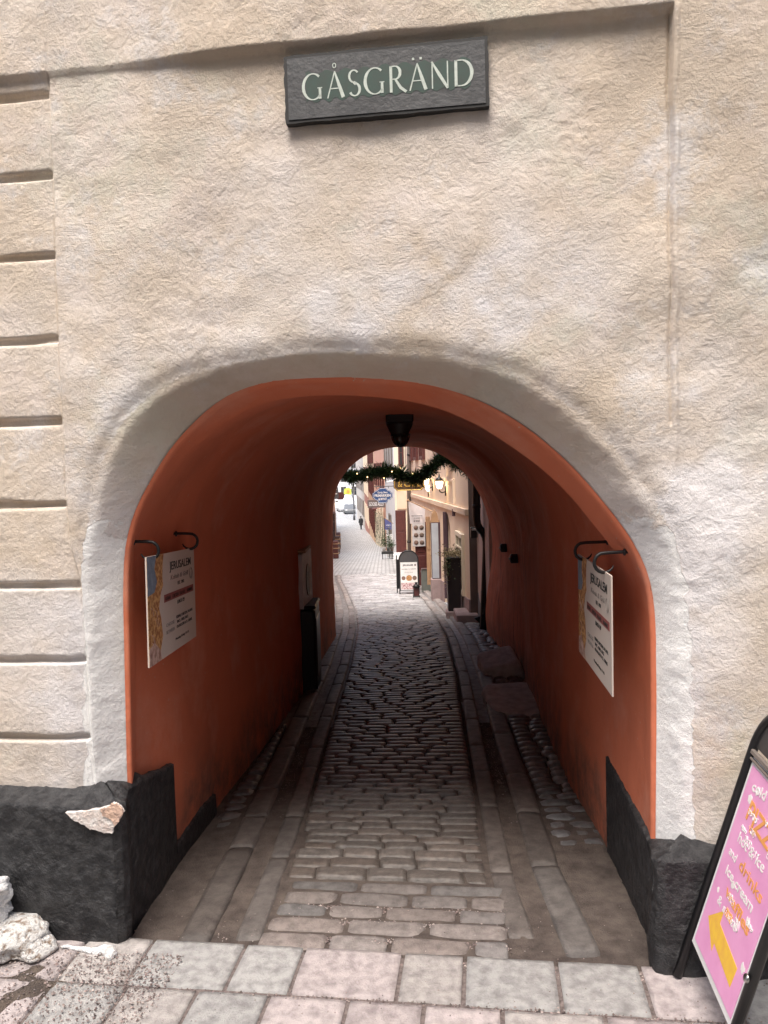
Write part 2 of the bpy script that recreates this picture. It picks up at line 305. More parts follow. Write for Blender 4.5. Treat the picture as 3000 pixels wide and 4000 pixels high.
def rootmesh(o): RM[o.name] = Matrix.Identity(4); return o

def frame(o, ex, ey):
    ex = np.array(ex, float); ex /= np.linalg.norm(ex); ey = np.array(ey, float); ey -= ex*(ex@ey); ey /= np.linalg.norm(ey); en = np.cross(ex, ey)
    return Matrix(((ex[0], ey[0], en[0], o[0]), (ex[1], ey[1], en[1], o[1]), (ex[2], ey[2], en[2], o[2]), (0, 0, 0, 1)))
def text(name, s, m, parent, o, ex, ey, w=None, h=None, depth=.001, align='CENTER', label=None, bold=0, shear=0):
    """lettering: string fitted to width w and cap height h, standing on frame (o, ex, ey); o = centre (or left end) of the baseline"""
    cu = bpy.data.curves.new('t', 'FONT'); cu.body = s; cu.size = 1; cu.extrude = .02; cu.resolution_u = 3; cu.offset = bold; cu.shear = shear
    ob = bpy.data.objects.new('t', cu); COL.objects.link(ob)
    dg = bpy.context.evaluated_depsgraph_get(); me = bpy.data.meshes.new_from_object(ob.evaluated_get(dg))
    bpy.data.objects.remove(ob); bpy.data.curves.remove(cu)
    if not len(me.vertices): return None
    co = np.zeros(len(me.vertices)*3); me.vertices.foreach_get('co', co); co = co.reshape(-1, 3)
    x0, x1 = co[:, 0].min(), co[:, 0].max(); cap = .73
    sx = (w/(x1-x0)) if w else h/cap
    sy = h/cap if h else sx
    co[:, 0] = (co[:, 0]-(x0 if align == 'LEFT' else (x0+x1)/2))*sx; co[:, 1] *= sy; co[:, 2] = (co[:, 2]+.02)/.04*depth
    Mx = frame(o, ex, ey); Mi = (RM[parent.name].inverted() if parent is not None else Matrix.Identity(4)) @ Mx
    co = [tuple(Mi @ Vector(p)) for p in co]; me.vertices.foreach_set('co', np.array(co).ravel()); me.update()
    me.materials.clear(); me.materials.append(m)
    o_ = bpy.data.objects.new(name, me); COL.objects.link(o_); me.name = name
    if parent is not None: o_.parent = parent; RM[o_.name] = RM[parent.name]
    if label: o_['label'] = label
    return o_

def vnoise(x, y, sc, seed):
    """smooth value noise, numpy"""
    r = np.random.default_rng(seed); G = r.random((256, 256))*2-1
    X = x/sc+1000; Y = y/sc+1000; xi = np.floor(X).astype(int); yi = np.floor(Y).astype(int); fx = X-xi; fy = Y-yi; fx = fx*fx*(3-2*fx); fy = fy*fy*(3-2*fy)
    g = lambda a, b: G[a % 256, b % 256]
    return (g(xi, yi)*(1-fx)+g(xi+1, yi)*fx)*(1-fy)+(g(xi, yi+1)*(1-fx)+g(xi+1, yi+1)*fx)*fy
def sstep(x, a, b): t = np.clip((x-a)/(b-a), 0, 1); return t*t*(3-2*t)
def resample(P, n):
    P = np.array(P, float); d = np.r_[0, np.cumsum(np.linalg.norm(np.diff(P, axis=0), axis=1))]; q = np.linspace(0, d[-1], n)
    return np.stack([np.interp(q, d, P[:, k]) for k in range(P.shape[1])], 1)
def smoothpoly(P, n=200, it=2):
    P = np.array(P, float)
    for _ in range(it):
        Q = [P[0]]
        for a, b in zip(P[:-1], P[1:]): Q += [a*.75+b*.25, a*.25+b*.75]
        P = np.array(Q+[P[-1]])
    return resample(P, n)
def grid_mesh(name, V, nu, nv, m, parent, smooth=True, close=False, attrs=None, keep=None):
    V = np.asarray(V).reshape(-1, 3); Mi = np.array(RM[parent.name].inverted()) if parent is not None else np.eye(4)
    V = V@Mi[:3, :3].T+Mi[:3, 3]
    i, j = np.meshgrid(np.arange(nu-1), np.arange(nv-1), indexing='ij'); a = (i*nv+j).ravel()
    F = np.stack([a, a+nv, a+nv+1, a+1], 1)
    if keep is not None: F = F[keep.ravel()]
    used = np.unique(F); mp = -np.ones(len(V), int); mp[used] = np.arange(len(used)); F = mp[F]; V = V[used]
    me = bpy.data.meshes.new(name); me.vertices.add(len(V)); me.vertices.foreach_set('co', V.ravel().astype(np.float32))
    me.loops.add(len(F)*4); me.loops.foreach_set('vertex_index', F.ravel().astype(np.int32)); me.polygons.add(len(F)); me.polygons.foreach_set('loop_start', np.arange(0, len(F)*4, 4, dtype=np.int32))
    me.update(calc_edges=True); me.validate()
    if smooth: me.polygons.foreach_set('use_smooth', [True]*len(F))
    me.materials.append(m)
    for k, vals in (attrs or {}).items():
        A = me.attributes.new(k, 'FLOAT', 'POINT'); A.data.foreach_set('value', vals.ravel()[used].astype(np.float32))
    o = bpy.data.objects.new(name, me); COL.objects.link(o)
    if parent is not None: o.parent = parent; RM[o.name] = RM[parent.name]
    return o

# ================================================================== THE ARCHED BUILDING
house = thing('arched_building', 'cream stuccoed building pierced by the orange vaulted passage', 'building', (O0[0], O0[1], 0))
S0px = [(330, 3160), (318, 2700), (310, 2290), (330, 2050), (385, 1800), (500, 1600), (700, 1462), (1000, 1395), (1300, 1370), (1700, 1388), (2000, 1440), (2200, 1550), (2400, 1740), (2560, 1950), (2650, 2100), (2685, 2300), (2695, 2700), (2712, 3380)]
S1px = [(515, 3130), (505, 2600), (495, 2200), (530, 2020), (620, 1850), (700, 1730), (850, 1580), (1000, 1510), (1150, 1487), (1400, 1485), (1600, 1500), (1800, 1545), (2000, 1640), (2200, 1800), (2350, 1970), (2470, 2130), (2540, 2300), (2550, 2600), (2545, 3300)]
def ext(L):  # carry both ends down under the ground
    L = [tuple(p) for p in L]; return [(L[0][0], -.12)]+L+[(L[-1][0], -.12)]
S0 = smoothpoly(ext([wl(u, v, .07) for u, v in S0px]), 240); S1 = smoothpoly(ext([wl(u, v, .2) for u, v in S1px]), 240)
def sdist(S, Z, poly):
    """signed distance (inside > 0) to open outline closed along the bottom"""
    P = np.stack([S.ravel(), Z.ravel()], 1); A = poly; B = np.roll(poly, -1, 0); dm = np.full(len(P), 1e9); ins = np.zeros(len(P), bool)
    for i, (a, b) in enumerate(zip(A, B)):
        if i < len(A)-1:
            e = b-a; t = np.clip(((P-a)@e)/max(e@e, 1e-12), 0, 1); d = np.hypot(*(P-a-np.outer(t, e)).T); dm = np.minimum(dm, d)
        c = (a[1] > P[:, 1]) != (b[1] > P[:, 1])
        with np.errstate(divide='ignore', invalid='ignore'): xx = (b[0]-a[0])*(P[:, 1]-a[1])/(b[1]-a[1])+a[0]
        ins ^= c & (P[:, 0] < xx)
    return np.where(ins, dm, -dm).reshape(S.shape)
GR = [2.937, 2.672, 2.400, 2.116, 1.835, 1.546, 1.257, .989, .707]; GH = .0115
sl = np.unique(np.r_[np.linspace(-6, -2.5, 12)[:-1], np.arange(-2.5, .62, .0085), np.linspace(.64, 6, 14), np.linspace(.066, .102, 13), np.linspace(-1.972, -1.918, 19)])
_z = [sl[0]]
for q in sl[1:]:
    if q-_z[-1] > .0020: _z.append(q)
sl = np.array(_z)
zl = np.unique(np.r_[np.arange(-.2, 3.45, .0095), *[[g-GH-.004, g-GH, g-GH+.003, g+GH-.003, g+GH, g+GH+.004] for g in GR], np.linspace(3.5, 4.6, 6)])
_z = [zl[0]]
for q in zl[1:]:
    if q-_z[-1] > .0022: _z.append(q)
zl = np.array(_z)
Sg, Zg = np.meshgrid(sl, zl, indexing='ij')
jit = .006*vnoise(Sg, Zg, .09, 3)+.004*vnoise(Sg, Zg, .03, 4)
d0 = sdist(Sg+jit, Zg+jit, S0); d1 = sdist(Sg, Zg, S1)
n = np.full(Sg.shape, .07)
# upper band: stands proud of the recessed panel, more so towards the right
ztop = 2.992; left = sstep(-(Sg), 1.7, 2.0)
band = sstep(Zg, ztop-.004, ztop+.010)
n -= band*(.010+.026*sstep(Sg, -1.75, -1.2))
# right pilaster strip: proud at the top, dies away downwards
sR = .078+.003*vnoise(Zg*0, Zg, .12, 9)
rp = sstep(Sg, sR-.002, sR+.004)*(1-sstep(3-Zg, .1, 1.3)*.93)*.036*(Zg > .4)*(1-band)
n += .009*np.exp(-((Sg-sR+.005)/.0035)**2)*(Zg > 1.75)*(1-band)
n -= np.where(d0 > -.25, rp*sstep(-d0, .0, .25), rp)
n -= .009*(.6+.5*vnoise(Zg, Zg*0, .08, 77))*np.exp(-((Sg-sR-.010)/.008)**2)*(Zg > 1.55)*(1-band)
# rusticated blocks on the left with channels between them
sL = np.interp(Zg, [.4, .99, 1.26, 1.4, 1.6, 3.0], [-1.928, -1.928, -1.93, -1.955, -1.962, -1.944])
rust = 1-sstep(Sg, sL-.002, sL+.005)
n += rust*.010*(1-band)+.008*np.exp(-((Sg-sL)/.0032)**2)*(Zg > .5)*(1-band)*(.55+.6*vnoise(Zg, Zg*0, .15, 78))
for g in GR:
    ch = (1-sstep(np.abs(Zg-g+.0022*vnoise(Sg, Zg*0+g, .11, 88)), GH*(1+.22*vnoise(Sg, Zg*0+g, .17, 89))-.003, GH*(1+.22*vnoise(Sg, Zg*0+g, .17, 89))+.004))*(.85+.2*vnoise(Sg, Zg*0+g, .09, 90))*(1-sstep(Sg, sL-.012, sL-.002))
    n += ch*.024
# loose hand-trowelled unevenness
lum = .006*vnoise(Sg, Zg, .45, 11)+.0045*vnoise(Sg, Zg, .2, 12)+.0018*vnoise(Sg, Zg, .08, 13)
lum += .0016*np.abs(vnoise(Sg*.6+Zg*.4, Zg-Sg*.5, .035, 14))*sstep(vnoise(Sg, Zg, .3, 15), 0, .5)
lum += .0011*vnoise(Sg, Zg, .022, 16)*sstep(vnoise(Sg, Zg, .25, 17), -.2, .5)
n += 1.25*lum*(1-.55*rust)*np.clip(.15-d1*12, .0, 1)
# splayed reveal
din = np.maximum(d0, 0); fr = np.clip(din/np.maximum(din+np.maximum(-d1, 0), 1e-6), 0, 1)
rev = np.where(d0 > 0, .13*(fr**1.12), 0)
n = np.where(d0 > 0, n*(1-fr)+.07*fr+rev, n)
n -= np.where(d0 <= 0, 0, 0)
n += np.where(d0 <= 0, .016*np.exp(-(d0/.035)**2), .016*np.exp(-(d0/.02)**2)*(1-fr))
n = np.where(d1 > -.002, n+(d1+.002)*30, n)
paint = sstep(d0+.012*vnoise(Sg, Zg, .05, 25)+.006*vnoise(Sg, Zg, .018, 26), -.018, .006)*(1-sstep(Zg+.10*vnoise(Sg, Zg, .12, 21)+.05*vnoise(Sg, Zg, .04, 22), 1.30, 1.62))
paint = paint*1.05
vn = vnoise(Sg, Zg, .35, 201)*.5+vnoise(Sg, Zg, .13, 202)*.35+vnoise(Sg, Zg, .05, 203)*.25
chalk = np.exp(-np.clip(-d0, 0, 9)/.16)*(.45+.9*vn)*(d0 < 0)
chalk += 1.15*np.exp(-(((Sg+.60)/.50)**2+((Zg-2.16)/.19)**2))*(.6+.9*vn)+.9*np.exp(-(((Sg-.16)/.17)**2+((Zg-1.65)/.38)**2))*(.6+.9*vn)+.55*np.exp(-(((Sg+1.25)/.30)**2+((Zg-2.55)/.22)**2))*(.5+.9*vn)+.5*np.exp(-(((Sg+1.85)/.14)**2+((Zg-2.4)/.6)**2))*(.5+.9*vn)+.6*np.exp(-(((Sg+1.75)/.25)**2+((Zg-1.6)/.35)**2))*(.6+.9*vn)+.35*np.clip(vnoise(Sg, Zg, .55, 204)+vn*.6-.1, 0, 1)
chalk = np.where(d0 > 0, .06+(1-sstep(Zg+.2*vn, 1.2, 1.85))*.85, chalk)
chalk = np.clip(chalk, 0, 1)
grime = np.clip(sstep(-Zg, -2.999, -2.80)*sstep(Zg, 2.78, 2.99)*(Zg < 2.995), 0, 1)*0+np.clip(vnoise(Sg*3, Zg*.6, .2, 205)*.6+vnoise(Sg, Zg, .5, 206)*.6-.25, 0, 1)+.8*(1-sstep(Zg, .5, .85+.15*vn))*(d0 < 0)
cellmid = (d1[:-1, :-1]+d1[1:, 1:]+d1[1:, :-1]+d1[:-1, 1:])/4
keep = cellmid < -.003
n = np.minimum(n, .205)
V = O0+Sg[..., None]*Wd+n[..., None]*Nd+Zg[..., None]*ZUP
grid_mesh('stucco_wall', V, len(sl), len(zl), M['stucco'], house, attrs={'paint': paint, 'chalk': chalk, 'grime': np.clip(grime, 0, 1)}, keep=keep)

# the vaulted lining: outlines lofted from the front reveal to the far mouth
def to3(poly, n_): return [WP(s, n_, z) for s, z in poly]
def pxs(L, y): return [at(u, v, y) for u, v in L]
def under(L, y0=None):
    L = [np.array(p) for p in L]; a, b = L[0].copy(), L[-1].copy(); a[2] = gz(a[1])-.15; b[2] = gz(b[1])-.15; return [a]+L+[b]
def vault(y, xl, xr, zs_l, zs_r, zt, e=2.25):
    c = (xl+xr)/2; P = []
    for k in range(0, 61):
        th = math.pi-math.pi*k/60; cs, sn = math.cos(th), math.sin(th); hw = (xr-xl)/2
        zs = zs_l*(1-k/60)+zs_r*k/60
        P.append(np.array([c+hw*abs(cs)**(2/e)*(1 if cs > 0 else -1), y, zs+(zt-zs)*abs(sn)**(2/e)]))
    return under(P)
S2px = [(528, 3100), (530, 2600), (524, 2220), (556, 2050), (640, 1895), (760, 1740), (905, 1628), (1050, 1565), (1200, 1544), (1400, 1545), (1600, 1563), (1800, 1622), (2000, 1742), (2200, 1900), (2335, 2072), (2436, 2190), (2500, 2330), (2518, 2600), (2515, 3300)]
S2 = smoothpoly([WP(s, .34, z) for s, z in ext([wl(u, v, .34) for u, v in S2px])], 110)
S2 = np.array(S2)
S4 = under(pxs([(1202, 2500), (1203, 2150), (1212, 1950), (1239, 1828), (1311, 1750), (1434, 1706), (1578, 1695), (1723, 1710), (1832, 1762), (1925, 1850), (2005, 1980), (2040, 2115), (2060, 2300), (2065, 2500)], 6.8))
S5 = under(pxs([(1312, 2460), (1310, 2360), (1303, 2250), (1300, 2050), (1303, 1950), (1330, 1865), (1400, 1792), (1480, 1755), (1560, 1745), (1640, 1749), (1720, 1775), (1800, 1830), (1862, 1905), (1902, 2000), (1925, 2100), (1922, 2200), (1900, 2320), (1895, 2420), (1905, 2480)], 9.2))
_c = np.array([S1[:, 0].mean(), .9]); _o = S1-_c; _o /= np.linalg.norm(_o, axis=1, keepdims=True)
lip = [resample(to3([tuple(p) for p in S1+_o*.010], .184), 110), resample(to3([tuple(p) for p in S1+_o*.001], .190), 110)]
secs = [resample(to3([tuple(p) for p in S1-_o*.005], .194), 110), S2,
        smoothpoly(vault(3.35, -.945, .945, 1.12, 1.08, 1.985), 110), smoothpoly(vault(4.3, -.885, .985, 1.1, 1.05, 1.97), 110),
        smoothpoly(vault(5.6, -.80, 1.10, 1.1, 1.0, 1.955), 110), smoothpoly(vault(6.4, -.735, 1.15, 1.1, 1.0, 1.95), 110), smoothpoly(S4, 110), smoothpoly(vault(7.6, -.665, 1.225, 1.0, .95, 1.90), 110), smoothpoly(S5, 110)]
# give every outline the same count of points
secs = [resample(s, 110) for s in secs]
secs[7] = secs[6]*.5+secs[8]*.5
secs = np.array(secs); tt = np.array([0, 1, 2.2, 3.4, 4.8, 5.8, 6.4, 7.2, 8.4]); K = []
fine = np.r_[np.linspace(0, 1, 8)[:-1], np.linspace(1, 6.4, 75)[:-1], np.linspace(6.4, 8.4, 30)]
for q in fine:
    k = min(np.searchsorted(tt, q, side='right')-1, len(tt)-2); t = (q-tt[k])/(tt[k+1]-tt[k])
    p0, p1, p2, p3 = secs[max(k-1, 0)], secs[k], secs[k+1], secs[min(k+2, len(secs)-1)]
    if k in (0, 6, 7): K.append(p1*(1-t)+p2*t)
    else: K.append(.5*((2*p1)+(-p0+p2)*t+(2*p0-5*p1+4*p2-p3)*t*t+(-p0+3*p1-3*p2+p3)*t**3))
K = np.array(K)
cen = K.mean(1, keepdims=True); dirn = K-cen; dirn[..., 1] = 0; dirn /= np.linalg.norm(dirn, axis=-1, keepdims=True)
ii, jj = np.meshgrid(K[:, 50, 1], np.arange(110)*.05, indexing='ij')
am = np.clip((K[:, :1, 1]-2.9)/1.0, 0, 1)
K = K+dirn*(am*(.012*vnoise(ii, jj, .5, 31)+.005*vnoise(ii, jj, .16, 32)+.002*vnoise(ii, jj, .06, 33)))[..., None]
wear = sstep(K[..., 0], .55, .95)*sstep(K[..., 1], 4.6, 6.5)*(1-sstep(K[..., 2], 1.1, 1.6))
K = np.concatenate([np.array(lip), K]); wear = np.concatenate([wear[:2]*0, wear]); hz_ = K[..., 2]-gz(K[..., 1]); splash = (1-sstep(hz_+.10*vnoise(K[..., 1], hz_, .25, 401)+.05*vnoise(K[..., 1], hz_, .07, 402), .02, .42))*np.clip((K[..., 1]-2.85)/.3, 0, 1)
grid_mesh('passage_lining', K, K.shape[0], 110, M['lining'], house, attrs={'wear': wear, 'splash': splash})
# unseen far face round the exit and unseen body, added to block light
far = []
for k in range(110):
    p = K[-1][k]; far.append(p)
ring2 = []
for p in K[-1]:
    d = p-K[-1].mean(0); d[1] = 0; m_ = max(abs(d[0])/4.5, abs(d[2])/3.9, 1e-6); q = K[-1].mean(0)+d/m_; q[1] = 9.26; ring2.append(q)
mid = [np.array([a[0]*.97+b[0]*.03, 9.26, a[2]*.97+b[2]*.03]) for a, b in zip(far, ring2)]
grid_mesh('rear_wall', np.array([far, mid, ring2]), 3, 110, M['creamwall'], house, smooth=False)
mb = MB()
for (sa, sb) in ((-6, None), (6, None)):
    a = WP(sa, .08, 0); b = np.array([a[0], 9.26, 0]); mb.add([a+[0, 0, -.5], b+[0, 0, -1], b+[0, 0, 4.6], a+[0, 0, 4.6]], [(0, 1, 2, 3)])
a, b = WP(-6, .0, 4.6), WP(6, .0, 4.6); mb.add([a, b, [b[0], 9.26, 4.6], [a[0], 9.26, 4.6]], [(0, 1, 2, 3)])
mb.build('side_wall', M['creamwall'], house)
mb = MB(); a, b = WP(-6.2, -.15, 4.61), WP(6.2, -.15, 4.61); mb.prism([(0, 0), (3.6, .9), (7.1, 0)], a, Nd, ZUP, Wd, 12.4); mb.build('roof', M['roof'], house)  # unseen roof, kept low so the sun reaches the alley

# plinths: a strip wrapping from the street face into the passage with the saw-tooth painted top
def plinth(path, name):
    """path: list of (x, y, ztop, proud) ; outer skin + sloping top"""
    P = np.array([(p[0], p[1]) for p in path]); H = [p[2] for p in path]; pr = [p[3] for p in path]
    d = np.r_[0, np.cumsum(np.hypot(*np.diff(P, axis=0).T))]; N_ = int(d[-1]/.012); q = np.unique(np.r_[np.linspace(0, d[-1], N_), d]); q = q[(q == q)]
    X = np.interp(q, d, P[:, 0]); Y = np.interp(q, d, P[:, 1])
    Hh = np.interp(q, d, H); PR = np.interp(q, d, pr)
    T = np.gradient(np.stack([X, Y], 1), axis=0); T /= np.maximum(np.linalg.norm(T, axis=1, keepdims=True), 1e-9); Nn = np.stack([-T[:, 1], T[:, 0]], 1)  # to the left of travel = into the wall
    rows = 44; V = np.zeros((len(q), rows+5, 3))
    Hn = Hh+.004*vnoise(q, q*0, .05, 41)+.003*vnoise(q, q*0, .015, 42)
    for r in range(rows):
        t = r/(rows-1); z = (gz(Y)-.05)*(1-t)+Hn*t
        rg = (.010*vnoise(q, z, .16, 43)+.006*vnoise(q, z, .05, 44)+.003*vnoise(q, z, .02, 45))*np.clip(PR/.05, .12, 1)*(1-.6*t)
        V[:, r, 0] = X-Nn[:, 0]*rg; V[:, r, 1] = Y-Nn[:, 1]*rg; V[:, r, 2] = z
    sc_ = -1.775 if X.mean() < 0 else 0.; sg_ = -1 if X.mean() < 0 else 1
    s_ = (X-O0[0])*Wd[0]+(Y-O0[1])*Wd[1]; n_ = (X-O0[0])*Nd[0]+(Y-O0[1])*Nd[1]
    for k, (o_, up) in enumerate(((.012, .007), (.03, .013), (.055, .022), (.08, .034), (.115, .046))):
        near = n_ < .30; on = np.minimum(o_, PR*1.2+.01)
        si = np.where(near, sg_*np.maximum(sg_*s_, sg_*sc_+o_), s_+sg_*on); ni = np.where(near, np.maximum(n_, o_), n_)
        V[:, rows+k, 0] = O0[0]+Wd[0]*si+Nd[0]*ni; V[:, rows+k, 1] = O0[1]+Wd[1]*si+Nd[1]*ni; V[:, rows+k, 2] = Hn+np.where(near, up, np.minimum(up, PR*.5))
    return grid_mesh(name, V, len(q), rows+5, M['plinth'], house)
def arc(c, r, a0, a1, k=7): return [(c[0]+r*math.cos(a0+(a1-a0)*i/k), c[1]+r*math.sin(a0+(a1-a0)*i/k)) for i in range(k+1)]
Lc = WP(-1.775, -.0, 0); l0 = WP(-6, 0, 0); l1 = WP(-1.86, 0, 0)
pathL = [(l0[0], l0[1], .5, .06), (WP(-2.3, 0, 0)[0], WP(-2.3, 0, 0)[1], .497, .06), (l1[0], l1[1], .487, .065), (Lc[0]-.035, Lc[1]-.004, .487, .07), (Lc[0]-.010, Lc[1]+.012, .487, .07), (Lc[0]+.001, Lc[1]+.045, .486, .065),
         (-.957, 2.72, .483, .05), (-.951, 2.84, .468, .03), (-.947, 2.95, .452, .02), (-.941, 3.10, .42, .012), (-.937, 3.2399, .389, .010), (-.937, 3.24, .031, .008), (-.928, 3.36, .03, .008), (-.91, 3.58, .028, .008), (-.892, 3.80, .013, .006), (-.89, 3.8001, -.12, .006), (-.88, 3.9, -.2, .006)]
# lower tooth: climbs between the two cuts
pathL[11] = (-.937, 3.2401, .031, .008); pathL[12] = (-.928, 3.36, -.005, .008)
tooth = [(-.937, 3.2401, at(693, 3310, 3.24)[2], .008), (-.926, 3.40, at(740, 3235, 3.40)[2], .008), (-.909, 3.6, at(795, 3160, 3.6)[2], .008), (-.892, 3.80, at(842, 3103, 3.8)[2], .006), (-.8915, 3.8001, gz(3.8)-.06, .006), (-.885, 3.86, gz(3.86)-.08, .006)]
pathL = pathL[:11]+tooth
plinth(pathL, 'plinth')
Rc = WP(0, 0, 0); r1 = WP(6, 0, 0)
pathR = [(.930, 3.2502, gz(3.25)-.05, .008), (.9295, 3.2501, gz(3.25)-.05, .008), (.929, 3.25, .362, .008), (.921, 3.1, .352, .010), (.905, 2.9, .342, .012), (.886, 2.72, .338, .02), (.862, 2.52, .345, .04), (Rc[0]+.004, Rc[1]+.05, .366, .06), (Rc[0]+.008, Rc[1]+.010, .371, .065), (Rc[0]+.03, Rc[1]-.004, .371, .07), (WP(.3, 0, 0)[0], WP(.3, 0, 0)[1], .375, .06), (r1[0], r1[1], .38, .06)]
plinth(pathR, 'plinth')
# bare plaster where a corner of the left plinth has broken off
def chip(poly, n_, m, th=.02, nm='chipped_plaster'):
    mb = MB(); 
    pts = []; q0 = [wl(u, v, n_) for u, v in poly]
    for a, b in zip(q0, q0[1:]+q0[:1]):
        for k in range(4): pts.append((a[0]+(b[0]-a[0])*k/4+R_.uniform(-.0022, .0022), a[1]+(b[1]-a[1])*k/4+R_.uniform(-.0022, .0022)))
    mb.prism(pts, WP(0, n_, 0), Wd, ZUP, Nd, th); mb.build(nm, m, house)
M['chipw'] = mat('chipped_white_plaster', (.85, .83, .8), (.7, .6, .55), rough=.9, scale=22, bump=1, bscale=40, bdist=.02)
M['chipp'] = mat('chipped_pink_plaster', (.72, .50, .38), (.6, .42, .34), rough=.9, scale=22, bump=1, bscale=40, bdist=.02)
chip([(255, 3173), (282, 3200), (330, 3225), (352, 3240), (380, 3243), (405, 3254), (436, 3256), (443, 3235), (462, 3205), (478, 3180), (470, 3158), (450, 3146), (436, 3142), (425, 3152), (395, 3160), (330, 3172)], -.016, M['chipw'])
chip([(388, 3161), (412, 3158), (424, 3150), (436, 3141), (452, 3143), (470, 3155), (480, 3178), (462, 3208), (446, 3228), (436, 3205), (420, 3196), (400, 3185)], -.022, M['chipp'], th=.008)

# ================================================================== STREET-NAME SLAB
sg = thing('street_sign', 'dark slate street name slab reading GÅSGRÄND on the cream wall above the arch', 'sign', WP(-.797, .07, 2.75))
ss0, ss1, sz0, sz1 = -1.118, -.471, 2.753, 2.963
mb = MB(); poly = []
def jag(a, b, k, amp): return [(a[0]+(b[0]-a[0])*i/k+R_.uniform(-amp, amp), a[1]+(b[1]-a[1])*i/k+R_.uniform(-amp, amp)) for i in range(k)]
poly = jag((ss0, sz0), (ss1, sz0), 24, .0012)+jag((ss1, sz0), (ss1, sz1), 12, .002)+jag((ss1, sz1), (ss0, sz1), 24, .0012)+jag((ss0, sz1), (ss0, sz0), 12, .003)
mb.prism(poly, WP(0, .040, 0), Wd, ZUP, Nd, .04); mb.build('slab', M['slate_edge'], sg)
mb = MB(); e = .010; mb.prism([(ss0+e, sz0+e), (ss1-e, sz0+e), (ss1-e, sz1-e), (ss0+e, sz1-e)], WP(0, .0375, 0), Wd, ZUP, Nd, .003); mb.build('face', M['slate'], sg)
mb = MB(); yc = 2.858
gp = []
for k in range(60): x = ss0+.07+(ss1-ss0-.125)*k/59; gp.append((x, yc-.045+.006*math.sin(k*1.3)+.004*R_.random()))
for k in range(60)[::-1]: x = ss0+.07+(ss1-ss0-.125)*k/59; gp.append((x, yc+.042+.006*math.sin(k*.9+1)+.004*R_.random()))
mb.prism(gp, WP(0, .0369, 0), Wd, ZUP, Nd, .0005); mb.build('faded_paint', M['green'], sg)
# hand-cut roman letters: each is a set of strokes [(x, y, width), ...] in cap-height units
def el(cx, cy, rx, ry, a0, a1, w0, w1, k=22):
    """elliptic stroke, thick on the sides, thin at top and bottom"""
    P = []
    for i in range(k+1):
        a = rad(a0+(a1-a0)*i/k); P.append((cx+rx*math.cos(a), cy+ry*math.sin(a), w0+(w1-w0)*abs(math.cos(a))**1.3))
    return P
GL = lambda: [el(.52, .5, .47, .5, 48, 318, .04, .12), [(.86, .02, .10), (.86, .44, .10)], [(.74, .44, .035), (.97, .44, .035)], [(.78, .13, .05), (.86, .16, .06)]]
AL = lambda: [[(.04, 0, .045), (.40, 1, .045)], [(.40, 1.02, .05), (.62, .45, .12), (.80, 0, .13)], [(.19, .36, .04), (.62, .36, .04)]]
LET = {'G': (GL(), 1.02), 'S': ([el(.30, .76, .22, .23, 35, 265, .045, .085), [(.28, .53, .10), (.40, .46, .13)], el(.33, .25, .24, .24, 88, -155, .045, .10)], .62),
       'A': (AL(), .86), 'R': ([[(.10, 0, .11), (.10, 1, .11)], [(.06, .98, .04), (.30, .99, .045)], el(.30, .74, .24, .245, 90, -90, .04, .11), [(.30, .50, .04), (.06, .50, .035)], [(.30, .5, .08), (.55, .16, .11), (.82, -.02, .10)]], .78),
       'N': ([[(.08, 0, .05), (.08, 1, .05)], [(.06, 1.02, .06), (.42, .5, .12), (.80, -.02, .09)], [(.80, 0, .05), (.80, 1, .05)]], .92),
       'D': ([[(.10, 0, .11), (.10, 1, .11)], [(.05, .98, .04), (.36, .98, .05)], el(.34, .5, .50, .48, 90, -90, .045, .13), [(.36, .02, .045), (.05, .02, .04)]], .95)}
LET['Å'] = (AL()+[el(.40, 1.24, .075, .085, 0, 360, .035, .035)], .86); LET['Ä'] = (AL()+[[(.22, 1.15, .085), (.22, 1.24, .085)], [(.58, 1.15, .085), (.58, 1.24, .085)]], .86)
def stroke(mb, P, o, ex, ey, en, sc, th, kx=1):
    P = [(x*kx*sc, y*sc, w_*sc*1.02) for x, y, w_ in P]
    n_ = len(P); L_, R2 = [], []
    for i, (x, y, w_) in enumerate(P):
        a, b = P[max(i-1, 0)], P[min(i+1, n_-1)]; tx, ty = b[0]-a[0], b[1]-a[1]; l = math.hypot(tx, ty) or 1; nx, ny = -ty/l, tx/l; jt = R_.uniform(.93, 1.07)
        L_.append((x+nx*w_/2*jt, y+ny*w_/2*jt)); R2.append((x-nx*w_/2*jt, y-ny*w_/2*jt))
    for i in range(n_-1): mb.prism([L_[i], L_[i+1], R2[i+1], R2[i]], o, ex, ey, en, th)
word = 'GÅSGRÄND'; gaps = .17; tot = sum(LET[c][1] for c in word)+gaps*(len(word)-1); wfit = .545; kx = wfit/(tot*.080); x = ss0+.058
for i, c in enumerate(word):
    mb = MB(); o = WP(x, .0362-i*.00002, 2.819)
    for st in LET[c][0]:
        stroke(mb, st, o, Wd, ZUP, Nd, .080, .0012, kx)
    mb.build('letter', M['letter'], sg); x += (LET[c][1]+gaps)*.080*kx

